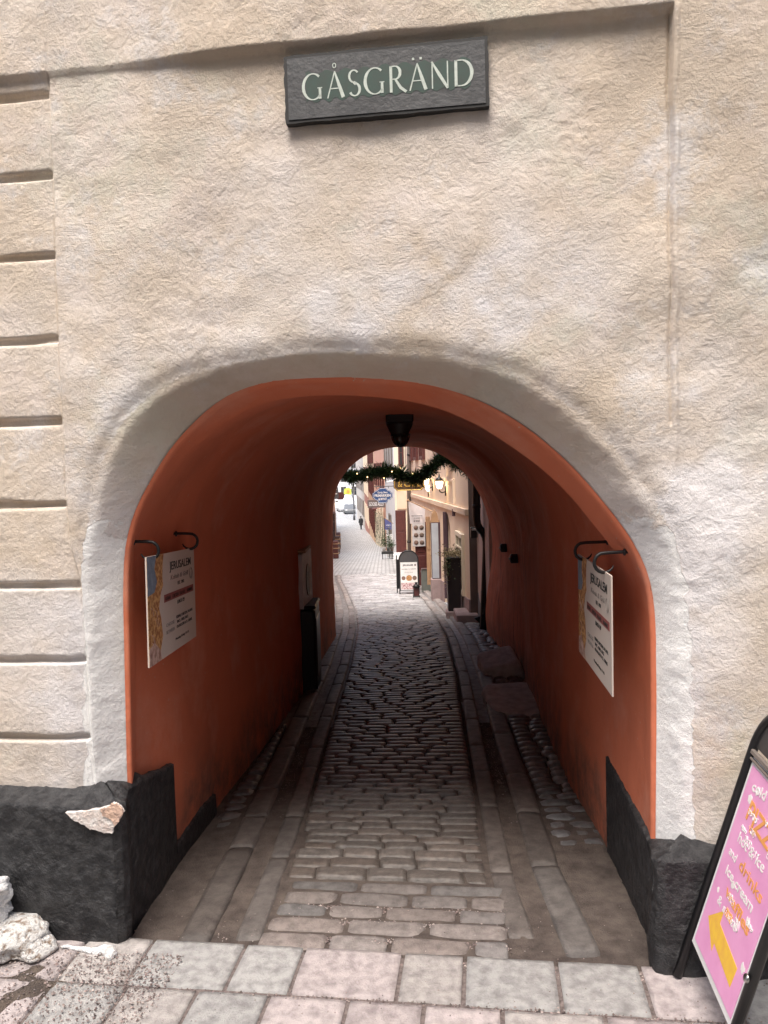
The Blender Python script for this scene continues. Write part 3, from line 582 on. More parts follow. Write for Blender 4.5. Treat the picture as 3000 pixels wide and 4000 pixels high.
# ================================================================== HANGING POSTERS AND HOOKS
def poster(label, o, ex, ey, w, h, dy):
    """o = top-left corner seen from the front, ex along the text, ey up"""
    ex, ey = np.array(ex, float), np.array(ey, float); en = np.cross(ex, ey)
    t = thing('hanging_poster', label, 'poster', o+ex*w/2-ey*h, 'restaurant posters hanging on iron hooks')
    B = lambda a, b: o+ex*w*a-ey*h*b
    mb = MB(); mb.prism([(0, 0), (w, 0), (w, -h), (0, -h)], o-en*.004, ex, ey, en, .005); mb.build('sheet', M['paper'], t)
    z1, z2 = .0012, .0018
    # photo strip with a curved edge
    edge = [(.20, 1), (.17, .93), (.225, .78), (.20, .60), (.17, .5), (.21, .36), (.25, .3), (.24, .22), (.25, .1), (.27, 0)]
    mb = MB(); mb.prism([(0, 0)]+[(0, -h)]+[(a*w*1.15, -b*h) for a, b in edge], o+en*z1, ex, ey, en, .0006); mb.build('food_photo', M['fries'], t)
    mb = MB(); mb.prism([(0, 0), (0, -.36*h), (.12*w, -.34*h), (.17*w, -.25*h), (.13*w, -.12*h), (.17*w, 0)], o+en*z2, ex, ey, en, .0005); mb.build('blue_cloth_print', M['blueprint'], t)
    mb = MB(); mb.prism([(0, -.84*h), (0, -h), (.22*w, -h), (.2*w, -.9*h), (.10*w, -.80*h)], o+en*z2, ex, ey, en, .0005); mb.build('plate_print', M['foodlite'], t)
    for k in range(7):
        a0 = R_.uniform(.02, .15); b0 = R_.uniform(.38, .8); mb = MB(); mb.tube([B(a0, b0)+en*.002, B(a0+.03, b0+.02)+en*.002, B(a0+.045, b0+.08)+en*.002], .0012, 4); mb.build('food_streak', M['foodlite'], t)
    tx = lambda s, m, cx, by, wd, hh, **k: text('lettering', s, m, t, B(cx, by)+en*.0014, ex, ey, w=wd*w, h=hh*h, depth=.0008, **k)
    tx('JERUSALEM', M['ink'], .665, .175, .48, .085, bold=.008)
    tx('Kebab & Grill', M['greyink'], .64, .275, .40, .05, shear=.2)
    tx('EST. 1981', M['ink'], .66, .345, .14, .036)
    mb = MB(); mb.prism([(.30*w, -.40*h), (.955*w, -.40*h), (.955*w, -.475*h), (.30*w, -.475*h)], o+en*z1, ex, ey, en, .0006); mb.build('red_bar', M['redbar'], t)
    for wd_, cx_, ww_ in (('KEBAB', .375, .10), ('CHICKEN', .53, .13), ('FALAFEL', .69, .13), ('HUMMUS', .855, .13)): text('lettering', wd_, M['ink'], t, B(cx_, .458)+en*.002, ex, ey, w=ww_*w, h=.035*h, depth=.0006, bold=.01)
    tx('LUNCH 129', M['ink'], .65, .54, .16, .04)
    tx('CHOOSE', M['greyink'], .41, .72, .17, .036); tx('BETWEEN', M['greyink'], .41, .79, .17, .036)
    tx('KEBAB, CHICKEN, FALAFEL', M['ink'], .73, .685, .38, .030); tx('INCL. FRIES, RICE', M['ink'], .68, .735, .25, .030); tx('OR BULGUR & CL. DRINK', M['ink'], .72, .785, .36, .030)
    tx('Monday-Friday 11-15', M['ink'], .66, .90, .30, .026)
    mb = MB(); c = B(.905, .27)
    for rr in (.052, .044): mb.tube([c+en*.002+rr*h*1.2*(math.cos(a)*ex+math.sin(a)*ey) for a in np.linspace(0, 2*math.pi, 25)], .0007, 4, cap=False)
    mb.build('round_logo', M['greyink'], t); text('logo_letters', 'J', M['greyink'], t, c-ey*.012+en*.002, ex, ey, h=.022, depth=.0006)
    return t
pL = poster('cream restaurant poster with food photo strip, hanging on the left orange wall', at(570, 2177, 2.72), (0.0, 1, -.057), (0, .057, 1), .681, .394, 0)
pR = poster('cream restaurant poster with food photo strip, hanging on the right orange wall', at(2259, 2163, 3.12), (-.08, -.9968, .0), (0, 0, 1), .622, .403, 0)
def hook(label, y, zc, xw, xe, sgn):
    """J-shaped iron hook: sgn = +1 sticks out towards +x"""
    t = thing('iron_hook', label, 'hook', (xw, y, zc), 'black iron hooks holding the posters')
    mb = MB(); r = .034; cx = xe-sgn*r
    pts = [(xw-sgn*.08, y, zc), (xw, y, zc+.001), (cx-sgn*.01, y, zc)]
    for k in range(1, 13):
        a = rad(90-k*21); pts.append((cx+sgn*r*math.cos(a)*1.0, y, zc-r+r*math.sin(a)))
    mb.tube(pts, [.0062]*(len(pts)-5)+[.006, .0055, .0045, .0035, .002], 8); mb.build('bar', M['iron'], t, smooth=True)
    mb = MB(); mb.lathe((xw-sgn*.004, y, zc), [(.004, -.001), (.012, 0), (.012, .004), (.006, .007)], 12, ax=(sgn, 0, 0)); mb.build('rosette', M['iron'], t, smooth=True)
a = at(525, 2117, 2.84); b = at(620, 2150, 2.84); hook('black iron hook nearer the street holding the left poster', 2.84, a[2], a[0], b[0], 1)
a = at(690, 2085, 3.33); b = at(772, 2115, 3.33); hook('black iron hook deeper inside holding the left poster', 3.33, a[2], a[0], b[0], 1)
a = at(2437, 2157, 2.60); b = at(2321, 2190, 2.60); hook('black iron hook nearer the street holding the right poster', 2.60, a[2], a[0], b[0], -1)
a = at(2370, 2117, 3.02); b = at(2246, 2150, 3.02); hook('black iron hook deeper inside holding the right poster', 3.02, a[2], a[0], b[0], -1)

# ================================================================== CEILING LAMP
c = at(1560, 1640, 5.0); lm = thing('passage_lamp', 'black caged ceiling lamp hanging from the passage vault', 'lamp', (c[0], 5, c[2]-.17))
zc = c[2]
mb = MB(); mb.box((c[0], 5, zc+.06), (.175, .175, .17), bev=.01); mb.build('ceiling_mount', M['iron'], lm)
mb = MB(); mb.lathe((c[0], 5, zc-.03), [(.086, .02), (.086, 0), (.080, -.015), (.066, -.045), (.060, -.055), (.060, -.065)], 20); mb.build('housing', M['iron'], lm, True)
mb = MB(); mb.lathe((c[0]+.004, 5, zc-.095), [(.052, 0), (.054, -.02), (.048, -.045), (.032, -.065), (.01, -.075)], 20); mb.build('glass_bowl', M['lampglass'], lm, True)
mb = MB()
for k in range(4):
    a = k*math.pi/4; d = np.array([math.cos(a), math.sin(a), 0]); mb.tube([np.array([c[0]+.004, 5, zc-.09])+d*(.060*math.cos(t))+np.array([0, 0, -.085*math.sin(t)]) for t in np.linspace(0, math.pi, 13)], .0028, 6)
mb.tube([np.array([c[0]+.004, 5, zc-.098])+.062*np.array([math.cos(t), math.sin(t), 0]) for t in np.linspace(0, 2*math.pi, 25)], .0045, 6)
mb.build('wire_cage', M['iron'], lm, True)

# ================================================================== THINGS ON THE INNER WALLS
t = thing('wall_panel', 'pale metal panel with a dark oval opening on the left passage wall', 'panel', (-.68, 6.6, .5))
ex = np.array([.09, 1, 0]); ex /= np.linalg.norm(ex); o = np.array([-.722, 6.40, .46])
mb = MB(); mb.prism([(0, 0), (.42, 0), (.42, .47), (.21, .49), (0, .46)], o-np.array([.08, 0, 0]), ex, ZUP, (1, -.09, 0), .105); mb.build('plate', M['palepanel'], t)
mb = MB(); mb.prism([(.21+.085*math.cos(q), .22+.14*math.sin(q)) for q in np.linspace(0, 2*math.pi, 28)[:-1]], o+np.array([.0255, 0, 0]), ex, ZUP, (1, -.09, 0), .006); mb.build('oval_opening', M['iron'], t)
mb = MB(); mb.box(o+ex*.21+ZUP*.485+np.array([-.01, 0, 0]), (.10, .44, .025), bev=.006); mb.build('top_trim', M['tan'], t)
t = thing('wall_cabinet', 'tall black box standing against the left wall under the pale panel', 'cabinet', (-.66, 6.5, gz(6.5)))
mb = MB(); zb = float(gz(6.5)); mb.box((-.675, 6.62, (zb-.05+.455)/2), (.14, .42, .455-zb+.05), bev=.02); mb.build('body', M['iron'], t)
mb = MB(); mb.box((-.670, 6.62, .468), (.15, .44, .03), bev=.012); mb.build('lid', M['iron'], t)
mb = MB(); mb.box((-.602, 6.62, .12), (.006, .34, .5), bev=.003); mb.build('door', M['blackplastic'], t)
for lab, u, v, y in (('small dark metal box on the right passage wall near the exit', 1962, 2140, 7.9), ('small dark metal box on the right passage wall nearer the street', 2001, 2182, 7.2)):
    p = at(u, v, y); t = thing('wall_fitting', lab, 'fitting', (p[0], y, p[2]), 'small dark fittings on the passage wall')
    mb = MB(); mb.box((p[0]+.05, y, p[2]), (.14, .05, .085), bev=.01); mb.build('box', M['iron'], t)
    mb = MB(); mb.lathe((p[0]-.018, y, p[2]), [(.012, 0), (.012, -.012), (.006, -.016)], 12, ax=(1, 0, 0)); mb.build('cap', M['steel'], t, True)
# guard stone leaning on the right wall
def rock(c, size, seed, nu=20, nv=14, flat=.5):
    vs = []; r = np.random.default_rng(seed); ph = r.random(6)*6
    for i in range(nv+1):
        th = math.pi*i/nv
        for j in range(nu):
            a = 2*math.pi*j/nu; d = np.array([math.sin(th)*math.cos(a), math.sin(th)*math.sin(a), math.cos(th)])
            k = 1+.07*math.sin(3*d[0]+ph[0])+.06*math.sin(4*d[1]+ph[1])+.05*math.sin(5*d[2]+ph[2])
            p = np.sign(d)*np.abs(d)**flat*k; vs.append(np.array(c)+p*np.array(size)/2)
    fs = [(i*nu+j, i*nu+(j+1) % nu, (i+1)*nu+(j+1) % nu, (i+1)*nu+j) for i in range(nv) for j in range(nu)]
    return vs, fs
gb = gnd(1940, 2635); mb = MB(); vs, fs = rock((0, 0, 0), (.36, .48, .20), 5, flat=.38); mb.add(vs, fs)
mb.xf(Matrix.Translation((gb[0]+.05, gb[1]+.15, gz(gb[1])+.035)) @ Matrix.Rotation(rad(-12), 4, 'Y') @ Matrix.Rotation(rad(8), 4, 'X'))
tag(mb.build('guard_stone', M['boulder'], None, True), 'rounded grey guard stone at the foot of the right passage wall', 'stone')
mb = MB(); gs2 = gnd(1985, 2740)
vs, fs = rock((gs2[0]+.04, gs2[1], gz(gs2[1])+.0), (.40, .95, .085), 9, flat=.40); mb.add(vs, fs)
tag(mb.build('stone_slab', M['boulder'], None, True), 'long flat worn slab between the kerb and the right wall in front of the guard stone', 'stone')

# ================================================================== GROUND
mb = MB(); ys = np.r_[np.arange(-8, 30, .5), np.arange(30, 401, 5)]; xs = np.r_[-200, -60, -20, -8, np.arange(-6, 7, .5), 12, 40, 200]
V = np.array([[(x, y, gz(y)-.035) for x in xs] for y in ys]).reshape(-1, 3)
g_ = grid_mesh('ground', V, len(ys), len(xs), M['dirt'], None); tag(g_, kind='structure')
xL = lambda y: np.interp(y, [2.0, 2.67, 3.41, 4.45, 5.4, 7.5, 9.9, 12.8, 17.3, 22.7, 40], [-.50, -.47, -.44, -.43, -.42, -.385, -.40, -.54, -.89, -1.35, -2.3])
xR = lambda y: np.interp(y, [2.0, 2.64, 3.1, 4, 4.87, 6.85, 8.8, 10.85, 14.2, 18.45, 26.65, 39, 62, 90], [.39, .385, .39, .45, .50, .63, .71, .735, .71, .57, .30, -.19, -1.32, -3.09])
def stone(mb, c, lx, ly, h, ax, ay, tint, nx=5, ny=4, rnd=.5, rough=.004, drop=.06):
    """one worn stone: pillow top with rounded corners and sides running into the ground"""
    ax, ay = np.array(ax), np.array(ay); vs = []; ph = rng.random(4)*6; sk = (rng.random(2)-.5)*.05
    for i in range(nx+1):
        for j in range(ny+1):
            a = i/nx*2-1; b = j/ny*2-1
            a2 = math.sin(a*math.pi/2*.96)/math.sin(math.pi/2*.96) if rnd else a; b2 = math.sin(b*math.pi/2*.96)/math.sin(math.pi/2*.96) if rnd else b
            kx = 1-.05*rnd*abs(b2)**5; ky = 1-.05*rnd*abs(a2)**7
            z = h*(1-rnd*.45*(abs(a2)**10)-rnd*.45*(abs(b2)**8))+rough*math.sin(a*3+ph[0])*math.sin(b*3+ph[1])+a*sk[0]*.03+b*sk[1]*.02
            x = a2*lx/2*kx+.03*lx*sk[0]*b; y = b2*ly/2*ky+.2*ly*sk[1]*a
            vs.append(np.array(c)+ax*x+ay*y+ZUP*z)
    m_ = ny+1; fs = [(i*m_+j, (i+1)*m_+j, (i+1)*m_+j+1, i*m_+j+1) for i in range(nx) for j in range(ny)]
    per = [(i, 0) for i in range(nx)]+[(nx, j) for j in range(ny)]+[(i, ny) for i in range(nx, 0, -1)]+[(0, j) for j in range(ny, 0, -1)]
    k0 = len(vs); ids = [i*m_+j for i, j in per]
    for q in ids: vs.append(vs[q]-ZUP*drop)
    L = len(ids); fs += [(ids[i], k0+i, k0+(i+1) % L, ids[(i+1) % L]) for i in range(L)]
    mb.add(vs, fs, tint)
def tn(a=.8, b=1.2, warm=.04):
    k = R_.uniform(a, b); w_ = R_.uniform(-warm, warm); return (k*(1+w_), k, k*(1-w_*.6))
SL = .0
# the sett carriageway through the passage and down the alley
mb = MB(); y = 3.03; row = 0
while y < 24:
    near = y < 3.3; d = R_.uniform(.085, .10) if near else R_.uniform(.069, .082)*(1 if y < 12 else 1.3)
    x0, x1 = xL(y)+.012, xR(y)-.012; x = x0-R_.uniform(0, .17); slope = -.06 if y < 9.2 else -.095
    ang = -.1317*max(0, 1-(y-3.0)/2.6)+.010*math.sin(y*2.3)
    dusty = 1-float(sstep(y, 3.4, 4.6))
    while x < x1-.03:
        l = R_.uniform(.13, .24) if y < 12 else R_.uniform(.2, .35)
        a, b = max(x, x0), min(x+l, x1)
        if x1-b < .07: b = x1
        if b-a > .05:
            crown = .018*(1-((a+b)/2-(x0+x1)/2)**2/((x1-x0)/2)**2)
            stone(mb, (((a+b)/2), y+d/2+ang*((a+b)/2-.0)+R_.uniform(-.003, .003), gz(y+d/2)-.022+crown+R_.uniform(-.0015, .0015)), b-a-.005, d-.008, .024, (1, ang, 0), (0, 1, slope), tuple(q*wm*(1+2.0*float(sstep(y, 8, 16))) for q, wm in zip(tn(.8, 1.2, .04) if y < 8 else tn(.6, 1.35, .02), (1-.12*dusty, 1-.24*dusty, 1-.34*dusty))), 5 if y < 9 else 4, 4 if y < 9 else 3, rnd=.8 if y > 3.8 else .5, rough=.0015)  # tint grows paler past the exit: alley daylight put into the stone colour
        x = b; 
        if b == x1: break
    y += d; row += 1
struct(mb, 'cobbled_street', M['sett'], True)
# lengthwise granite slabs and gutters on both sides
mb = MB()
def strip(fx, off, wd, y0, y1, lmin, lmax, zoff=0, m_=mb):
    y = y0+R_.uniform(0, .15)
    while y < y1:
        l = R_.uniform(lmin, lmax); yc = y+l/2; xa, xb = fx(y)+off, fx(y+l)+off; dx = xb-xa; sl_ = (gz(y+l)-gz(y))/l
        stone(m_, ((xa+xb)/2, yc, gz(yc)-.018+zoff), wd-.01, math.hypot(l, dx)-.012, .024, (1, -dx/l, 0), (dx/l, 1, sl_), tuple(q*wm*(.66+.34*float(sstep(y, 2.9, 5)))*(1+1.3*float(sstep(y, 8, 16))) for q, wm in zip(tn(.8, 1.2), (1.03, .98, .93) if y < 4 else (1, 1, 1))), 4, 6, rnd=.35, drop=.08)  # kerb tint also rises down the alley, standing for its brighter daylight
        y += l
strip(xL, -.055, .10, 2.50, 24, .35, .75); strip(xL, -.245, .125, 2.52, 24, .35, .8, .008)
strip(xR, .055, .10, 2.45, 24, .35, .75); strip(xR, .24, .125, 2.42, 24, .35, .8, .008)
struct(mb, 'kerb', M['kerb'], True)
# rough small setts between the kerb slabs and the walls
mb = MB()
def verge(fa, fb, y0, y1, sz=.13):
    y = y0
    while y < y1:
        d = R_.uniform(sz*.7, sz*1.0); a, b = fa(y), fb(y); x = a
        while x < b-.04:
            l = min(R_.uniform(sz*.8, sz*1.6), b-x); stone(mb, (x+l/2, y+d/2, gz(y+d/2)-.022+R_.uniform(-.006, .004)), l-.014, d-.014, .024, (1, R_.uniform(-.05, .05), 0), (0, 1, -.07), tuple(q*(1+1.8*float(sstep(y, 8, 14))) for q in tn(.75, 1.15, .05)), 3, 3, rnd=.8); x += l  # footway setts likewise lightened outside: open daylight carried by their tint
        y += d
verge(lambda y: xR(y)+.315, lambda y: np.interp(y, [3, 4, 5.6, 7, 9, 10.5, 12, 22.8], [.95, 1.0, 1.13, 1.2, 1.25, 1.25, 1.2, .9]), 3.3, 6.0, .11)
verge(lambda y: xR(y)+.315, lambda y: np.interp(y, [3, 4, 5.6, 7, 9, 10.5, 12, 22.8], [.95, 1.0, 1.13, 1.2, 1.25, 1.25, 1.2, .9]), 6.6, 23, .13)
verge(lambda y: np.interp(y, [3.5, 4, 6, 9.2, 10, 24], [-.89, -.88, -.74, -.62, -1.1, -1.9]), lambda y: xL(y)-.32, 3.6, 23, .13)
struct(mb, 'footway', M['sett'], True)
# concrete slabs of the pavement in front (rows run along the facade)
mb = MB(); M['paver_row'] = M['paver']
rows_ = [(-1.20, -.93), (-.93, -.68), (-.68, -.44), (-.44, -.20), (-.20, .045)]
for ri, (n0, n1) in enumerate(rows_):
    s = -4.2+(.12 if ri % 2 else 0)+R_.uniform(-.02, .02)
    while s < 4:
        l = R_.choice([.235, .24, .25, .235, .30]) if ri < 4 else R_.uniform(.2, .34)
        c = WP(s+l/2, (n0+n1)/2, -.020); pk = R_.random()
        tnt = (1.06, .98, .99) if pk < .4 else ((.92, .95, .95) if pk < .75 else (.99, .97, .95)); k = R_.uniform(.85, 1.08); tnt = tuple(q*k for q in tnt)
        stone(mb, c, l-.014, (n1-n0)-.016, .026, Wd, Nd, tnt, 6, 6, rnd=.10, rough=.0012, drop=.05); s += l
# the transverse rows across the mouth of the passage
yy = .047
for ri in range(5):
    dn = [.11, .105, .095, .10, .085][ri]; n0, n1 = yy, yy+dn
    y = WP(-.8, (n0+n1)/2, 0)[1]
    xa, xb = xL(y)+.01, xR(y)-.01; s0 = (xa-O0[0])/Wd[0]-.04; s1 = (xb-O0[0])/Wd[0]; s = s0
    while s < s1-.06:
        l = R_.uniform(.19, .31); l = l if s+l < s1-.1 else s1-s
        c = WP(s+l/2, (n0+n1)/2, 0); c[2] = gz(c[1])-.018
        stone(mb, c, l-.018, dn-.02, .026, Wd, Nd, tuple(q*w_ for q, w_ in zip(tn(.30+.16*(1-ri/4), .40+.24*(1-ri/4), .06), (1.03, .97, .94))), 6, 4, rnd=.45, rough=.003); s += l
    yy += dn
struct(mb, 'pavement', M['paver'], True)
ysg = np.arange(5.4, 24.2, .2); YG, TG = np.meshgrid(ysg, np.linspace(0, 1, 40), indexing='ij')
XG = (xL(YG)-.9)*(1-TG)+np.interp(YG, [5, 9.2, 10.5, 12, 24], [1.2, 1.27, 1.3, 1.2, .95])*TG
tag(grid_mesh('gutter_bed', np.stack([XG, YG, gz(YG)-.026+.004*vnoise(XG, YG, .1, 331)], -1), len(ysg), 40, mat('grey_gutter_grit', (.34, .325, .32), (.16, .15, .15), rough=.7, scale=14, bump=1, bscale=60, detail=12), None, keep=((XG < xL(YG)) | (XG > xR(YG)))[:-1, :-1]), kind='structure')
# far carriageway beyond the modelled setts: one sheet just above the ground
def farmat():
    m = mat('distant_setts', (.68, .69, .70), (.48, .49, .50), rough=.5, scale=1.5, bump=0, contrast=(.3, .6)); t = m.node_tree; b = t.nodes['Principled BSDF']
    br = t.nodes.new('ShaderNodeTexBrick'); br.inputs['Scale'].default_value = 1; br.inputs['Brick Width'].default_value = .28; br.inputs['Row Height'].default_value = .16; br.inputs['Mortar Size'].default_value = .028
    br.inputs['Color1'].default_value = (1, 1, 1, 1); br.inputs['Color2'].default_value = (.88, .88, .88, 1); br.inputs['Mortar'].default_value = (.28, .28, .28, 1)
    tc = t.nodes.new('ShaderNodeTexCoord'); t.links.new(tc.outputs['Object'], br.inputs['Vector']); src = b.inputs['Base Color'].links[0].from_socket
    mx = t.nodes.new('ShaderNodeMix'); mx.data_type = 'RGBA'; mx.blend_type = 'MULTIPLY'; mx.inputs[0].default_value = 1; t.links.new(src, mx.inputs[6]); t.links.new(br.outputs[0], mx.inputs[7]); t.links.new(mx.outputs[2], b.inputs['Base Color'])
    return m
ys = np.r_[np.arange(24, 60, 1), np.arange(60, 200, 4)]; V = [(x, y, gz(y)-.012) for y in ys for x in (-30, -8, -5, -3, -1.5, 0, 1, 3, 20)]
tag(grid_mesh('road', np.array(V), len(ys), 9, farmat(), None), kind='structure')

# grit in joints and gutters
mb = MB()
def pebble(x, y, z, r):
    t = R_.choice([(1.15, 1.0, 1.0), (1.1, 1.1, 1.12), (.55, .5, .5), (.8, .7, .66), (1.45, 1.38, 1.35)]); a = R_.uniform(0, 3); c, s_ = math.cos(a), math.sin(a)
    q = [(1, 0, 0), (-1, 0, 0), (0, 1, 0), (0, -1, 0), (0, 0, .8), (0, 0, -.8)]; q = [(p[0]*R_.uniform(.6, 1.2), p[1]*R_.uniform(.5, 1), p[2]*R_.uniform(.6, 1)) for p in q]
    mb.add([(x+r*(p[0]*c-p[1]*s_), y+r*(p[0]*s_+p[1]*c), z+r*p[2]) for p in q], [(0, 2, 4), (2, 1, 4), (1, 3, 4), (3, 0, 4), (2, 0, 5), (1, 2, 5), (3, 1, 5), (0, 3, 5)], t)
for _ in range(5200):                                     # along the slab joints of the pavement
    k = R_.random()
    if k < .5: nn = R_.choice([-.93, -.68, -.44, -.20, -.01, .12, .235])+R_.gauss(0, .007); s = R_.uniform(-2.6, .9)
    else: nn = R_.uniform(-1.1, 0); s = -4.2+.235*R_.randint(6, 21)+R_.gauss(0, .012)
    p = WP(s, nn, 0); pebble(p[0], p[1], gz(p[1])-.004+R_.uniform(-.008, .003), R_.uniform(.0022, .0048))
for _ in range(2200):                                     # gutters
    y = 2.42+abs(R_.gauss(0, 1.6)); sd_ = R_.choice([-1, 1]); x = (xR(y)+.14+R_.gauss(0, .02)) if sd_ > 0 else (xL(y)-.145+R_.gauss(0, .02)); pebble(x, y, gz(y)-.018+R_.uniform(-.004, .012), R_.uniform(.0025, .005))
for _ in range(3600):                                     # dirt margins by the walls
    sd_ = R_.choice([-1, 1]); y = R_.uniform(2.4, 3.9) if sd_ > 0 else R_.uniform(2.65, 4.2)
    x = R_.uniform(xR(y)+.315, np.interp(y, [2.4, 3.2, 4], [.84, .93, .97])) if sd_ > 0 else R_.uniform(-.93, xL(y)-.32); pebble(x, y, gz(y)-.03+R_.uniform(-.003, .004), R_.uniform(.003, .007))
for _ in range(2600):                                     # the grit bank by the left plinth
    s = -1.55-abs(R_.gauss(0, .42)); nn = -.03-abs(R_.gauss(0, .22)); p = WP(s, nn*1.6, 0); pebble(p[0], p[1], R_.uniform(.004, .016), R_.uniform(.0025, .006))
for _ in range(5200):                                     # coarser grit washed together across the mouth
    nn = R_.choice([-.20, -.015, -.01, -.005, .12, .235, .335, -.44])+R_.gauss(0, .010); s = R_.uniform(-1.95, .5) if nn < .05 else R_.uniform(-1.30, -.45); p = WP(s, nn, 0); pebble(p[0], p[1], gz(p[1])+.001+R_.uniform(-.003, .005), R_.uniform(.0028, .0062))
for _ in range(900): p = WP(R_.uniform(-2.4, 1.2), R_.uniform(-1.1, .45), 0); pebble(p[0], p[1], gz(p[1])+.008, R_.uniform(.002, .004))
tag(mb.build('gravel', M['gravel'], None), kind='stuff')

# packed dusty fill between the stones in the mouth of the passage; sinks away further in
M['fill'] = mat('packed_dust', (.135, .108, .092), (.065, .05, .044), rough=.95, scale=14, bump=1, bscale=140, detail=12, bdist=.01)
ysf = np.arange(2.2, 5.6, .025); xsf = np.linspace(-1.0, 1.15, 90); YF, XF = np.meshgrid(ysf, xsf, indexing='ij')
ZF = gz(YF)-.0005-.030*sstep(YF, 3.3, 5.0)+.004*vnoise(XF, YF, .12, 301)+.002*vnoise(XF, YF, .04, 302)
inside = (YF-(O0[1]-.1317*(XF-O0[0]))) > -.03
VF = np.stack([XF, YF, ZF], -1)
fo = grid_mesh('dust', VF, len(ysf), len(xsf), M['fill'], None, keep=inside[:-1, :-1] & inside[1:, 1:] & (XF[:-1, :-1] > -.97) & (XF[:-1, :-1] < np.interp(YF[:-1, :-1], [2.3, 3.2, 5.6], [.85, .93, 1.12]))); tag(fo, kind='stuff')
SF, NF = np.meshgrid(np.arange(-4.2, 4, .03), np.arange(-1.3, .02, .03), indexing='ij')
VF = O0+SF[..., None]*Wd+NF[..., None]*Nd+(-.0015+.003*vnoise(SF, NF, .10, 311)+.0015*vnoise(SF, NF, .035, 312))[..., None]*ZUP
fo = grid_mesh('joint_sand', VF, SF.shape[0], SF.shape[1], mat('gritty_joint_sand', (.26, .215, .20), (.12, .095, .09), rough=.95, scale=60, bump=1, bscale=160, detail=12, bdist=.01), None); tag(fo, kind='stuff')
# soil fillet by the left and right edge of the mouth, so that no bare sheet shows
def mound(name, m, pts, H, label, cat, seed, n=60, kind=None, edge=.05):
    """lumpy heap over a ground polygon: pts 2D outline"""
    P = np.array(pts); lo, hi = P.min(0)-.02, P.max(0)+.02; xs = np.linspace(lo[0], hi[0], n); ysn = np.linspace(lo[1], hi[1], n); X, Y = np.meshgrid(xs, ysn, indexing='ij')
    d = sdist(X, Y, np.vstack([P, P[:1]])); h = sstep(d+.02*vnoise(X, Y, .07, seed), 0, edge)*H
    h = h*(1+.35*vnoise(X, Y, .12, seed+1)+.2*vnoise(X, Y, .045, seed+2)+.1*vnoise(X, Y, .018, seed+3)); Z = gz(Y)-.03+h*1+.0
    keep = (d[:-1, :-1] > -.02)
    o = grid_mesh(name, np.stack([X, Y, Z], -1), n, n, m, None, keep=keep); tag(o, label, cat, kind=kind); return o
M['wetdirt'] = mat('damp_brown_dirt', (.16, .125, .10), (.06, .047, .042), rough=.75, scale=12, bump=1, bscale=90, bdist=.02, detail=10)
mound('dirt', M['wetdirt'], [WP(-2.9, -.02, 0)[:2], WP(-2.9, -1.15, 0)[:2], WP(-2.12, -1.1, 0)[:2], WP(-1.98, -.55, 0)[:2], WP(-1.75, -.25, 0)[:2], WP(-1.45, -.10, 0)[:2], WP(-1.5, .02, 0)[:2], WP(-1.8, .02, 0)[:2]], .042, None, None, 61, 110, 'stuff', .2)
if 0: mound('dirt', M['wetdirt'], [(.72, 2.42), (.84, 2.42), (.95, 3.3), (1.0, 4.2), (.86, 4.2), (.79, 3.2)], .04, None, None, 71, 90, 'stuff', .08)
if 0: mound('dirt', M['wetdirt'], [(-.96, 2.66), (-.84, 2.62), (-.80, 3.2), (-.80, 4.3), (-.90, 4.4), (-.95, 3.3)], .04, None, None, 76, 90, 'stuff', .08)
# ================================================================== SNOW
def blob(vs_c, size, seed, flat=.85): return rock(vs_c, size, seed, 28, 20, flat)
t = thing('snow_pile', 'heap of old white and dirty snow against the black plinth at the left edge', 'snow', (*WP(-2.12, -.12, 0)[:2], 0))
def snowheap(parts, name, m, parent, seed):
    mb = MB()
    for i, (s, nn, z, a, b, c_) in enumerate(parts):
        vs, fs = rock(WP(s, nn, z), (a, b, c_), seed+i, 36, 26, .95)
        V = np.array(vs); q = .016*vnoise(V[:, 0]+V[:, 2], V[:, 1]-V[:, 2], .05, seed+50)+.009*vnoise(V[:, 0]-V[:, 2], V[:, 2]+V[:, 1], .022, seed+51); c0_ = WP(s, nn, z); D = V-c0_; D /= np.maximum(np.linalg.norm(D, axis=1, keepdims=True), 1e-6); V = V+D*q[:, None]; mb.add(list(V), fs)
    return mb.build(name, m, parent, True)
snowheap([(-2.28, -.05, .16, .20, .11, .19), (-2.24, -.07, .22, .13, .09, .09)], 'clean_snow', M['snow'], t, 81)
snowheap([(-2.22, -.08, .05, .38, .18, .12), (-2.09, -.08, .025, .15, .12, .07), (-2.34, -.16, .02, .34, .20, .07)], 'dirty_snow', M['snow_dirty'], t, 91)
mb = MB()
p0, p1 = WP(-2.0, -.045, .012), WP(-1.815, -.055, .012); pts = [p0+(p1-p0)*k/8+np.array([0, .004*math.sin(k), .003*math.sin(k*2)]) for k in range(9)]
pts += [p1+Wd*.012-Nd*.012, p1+Wd*.010-Nd*.036]
mb.tube(pts, [.004, .006, .007, .008, .009, .011, .014, .018, .022, .022, .012], 10); ic = mb.build('ice_lump', M['snow'], None, True); tag(ic, 'thin strip of ice ending in a white lump along the foot of the left plinth', 'ice')
RM[ic.name] = Matrix.Identity(4)

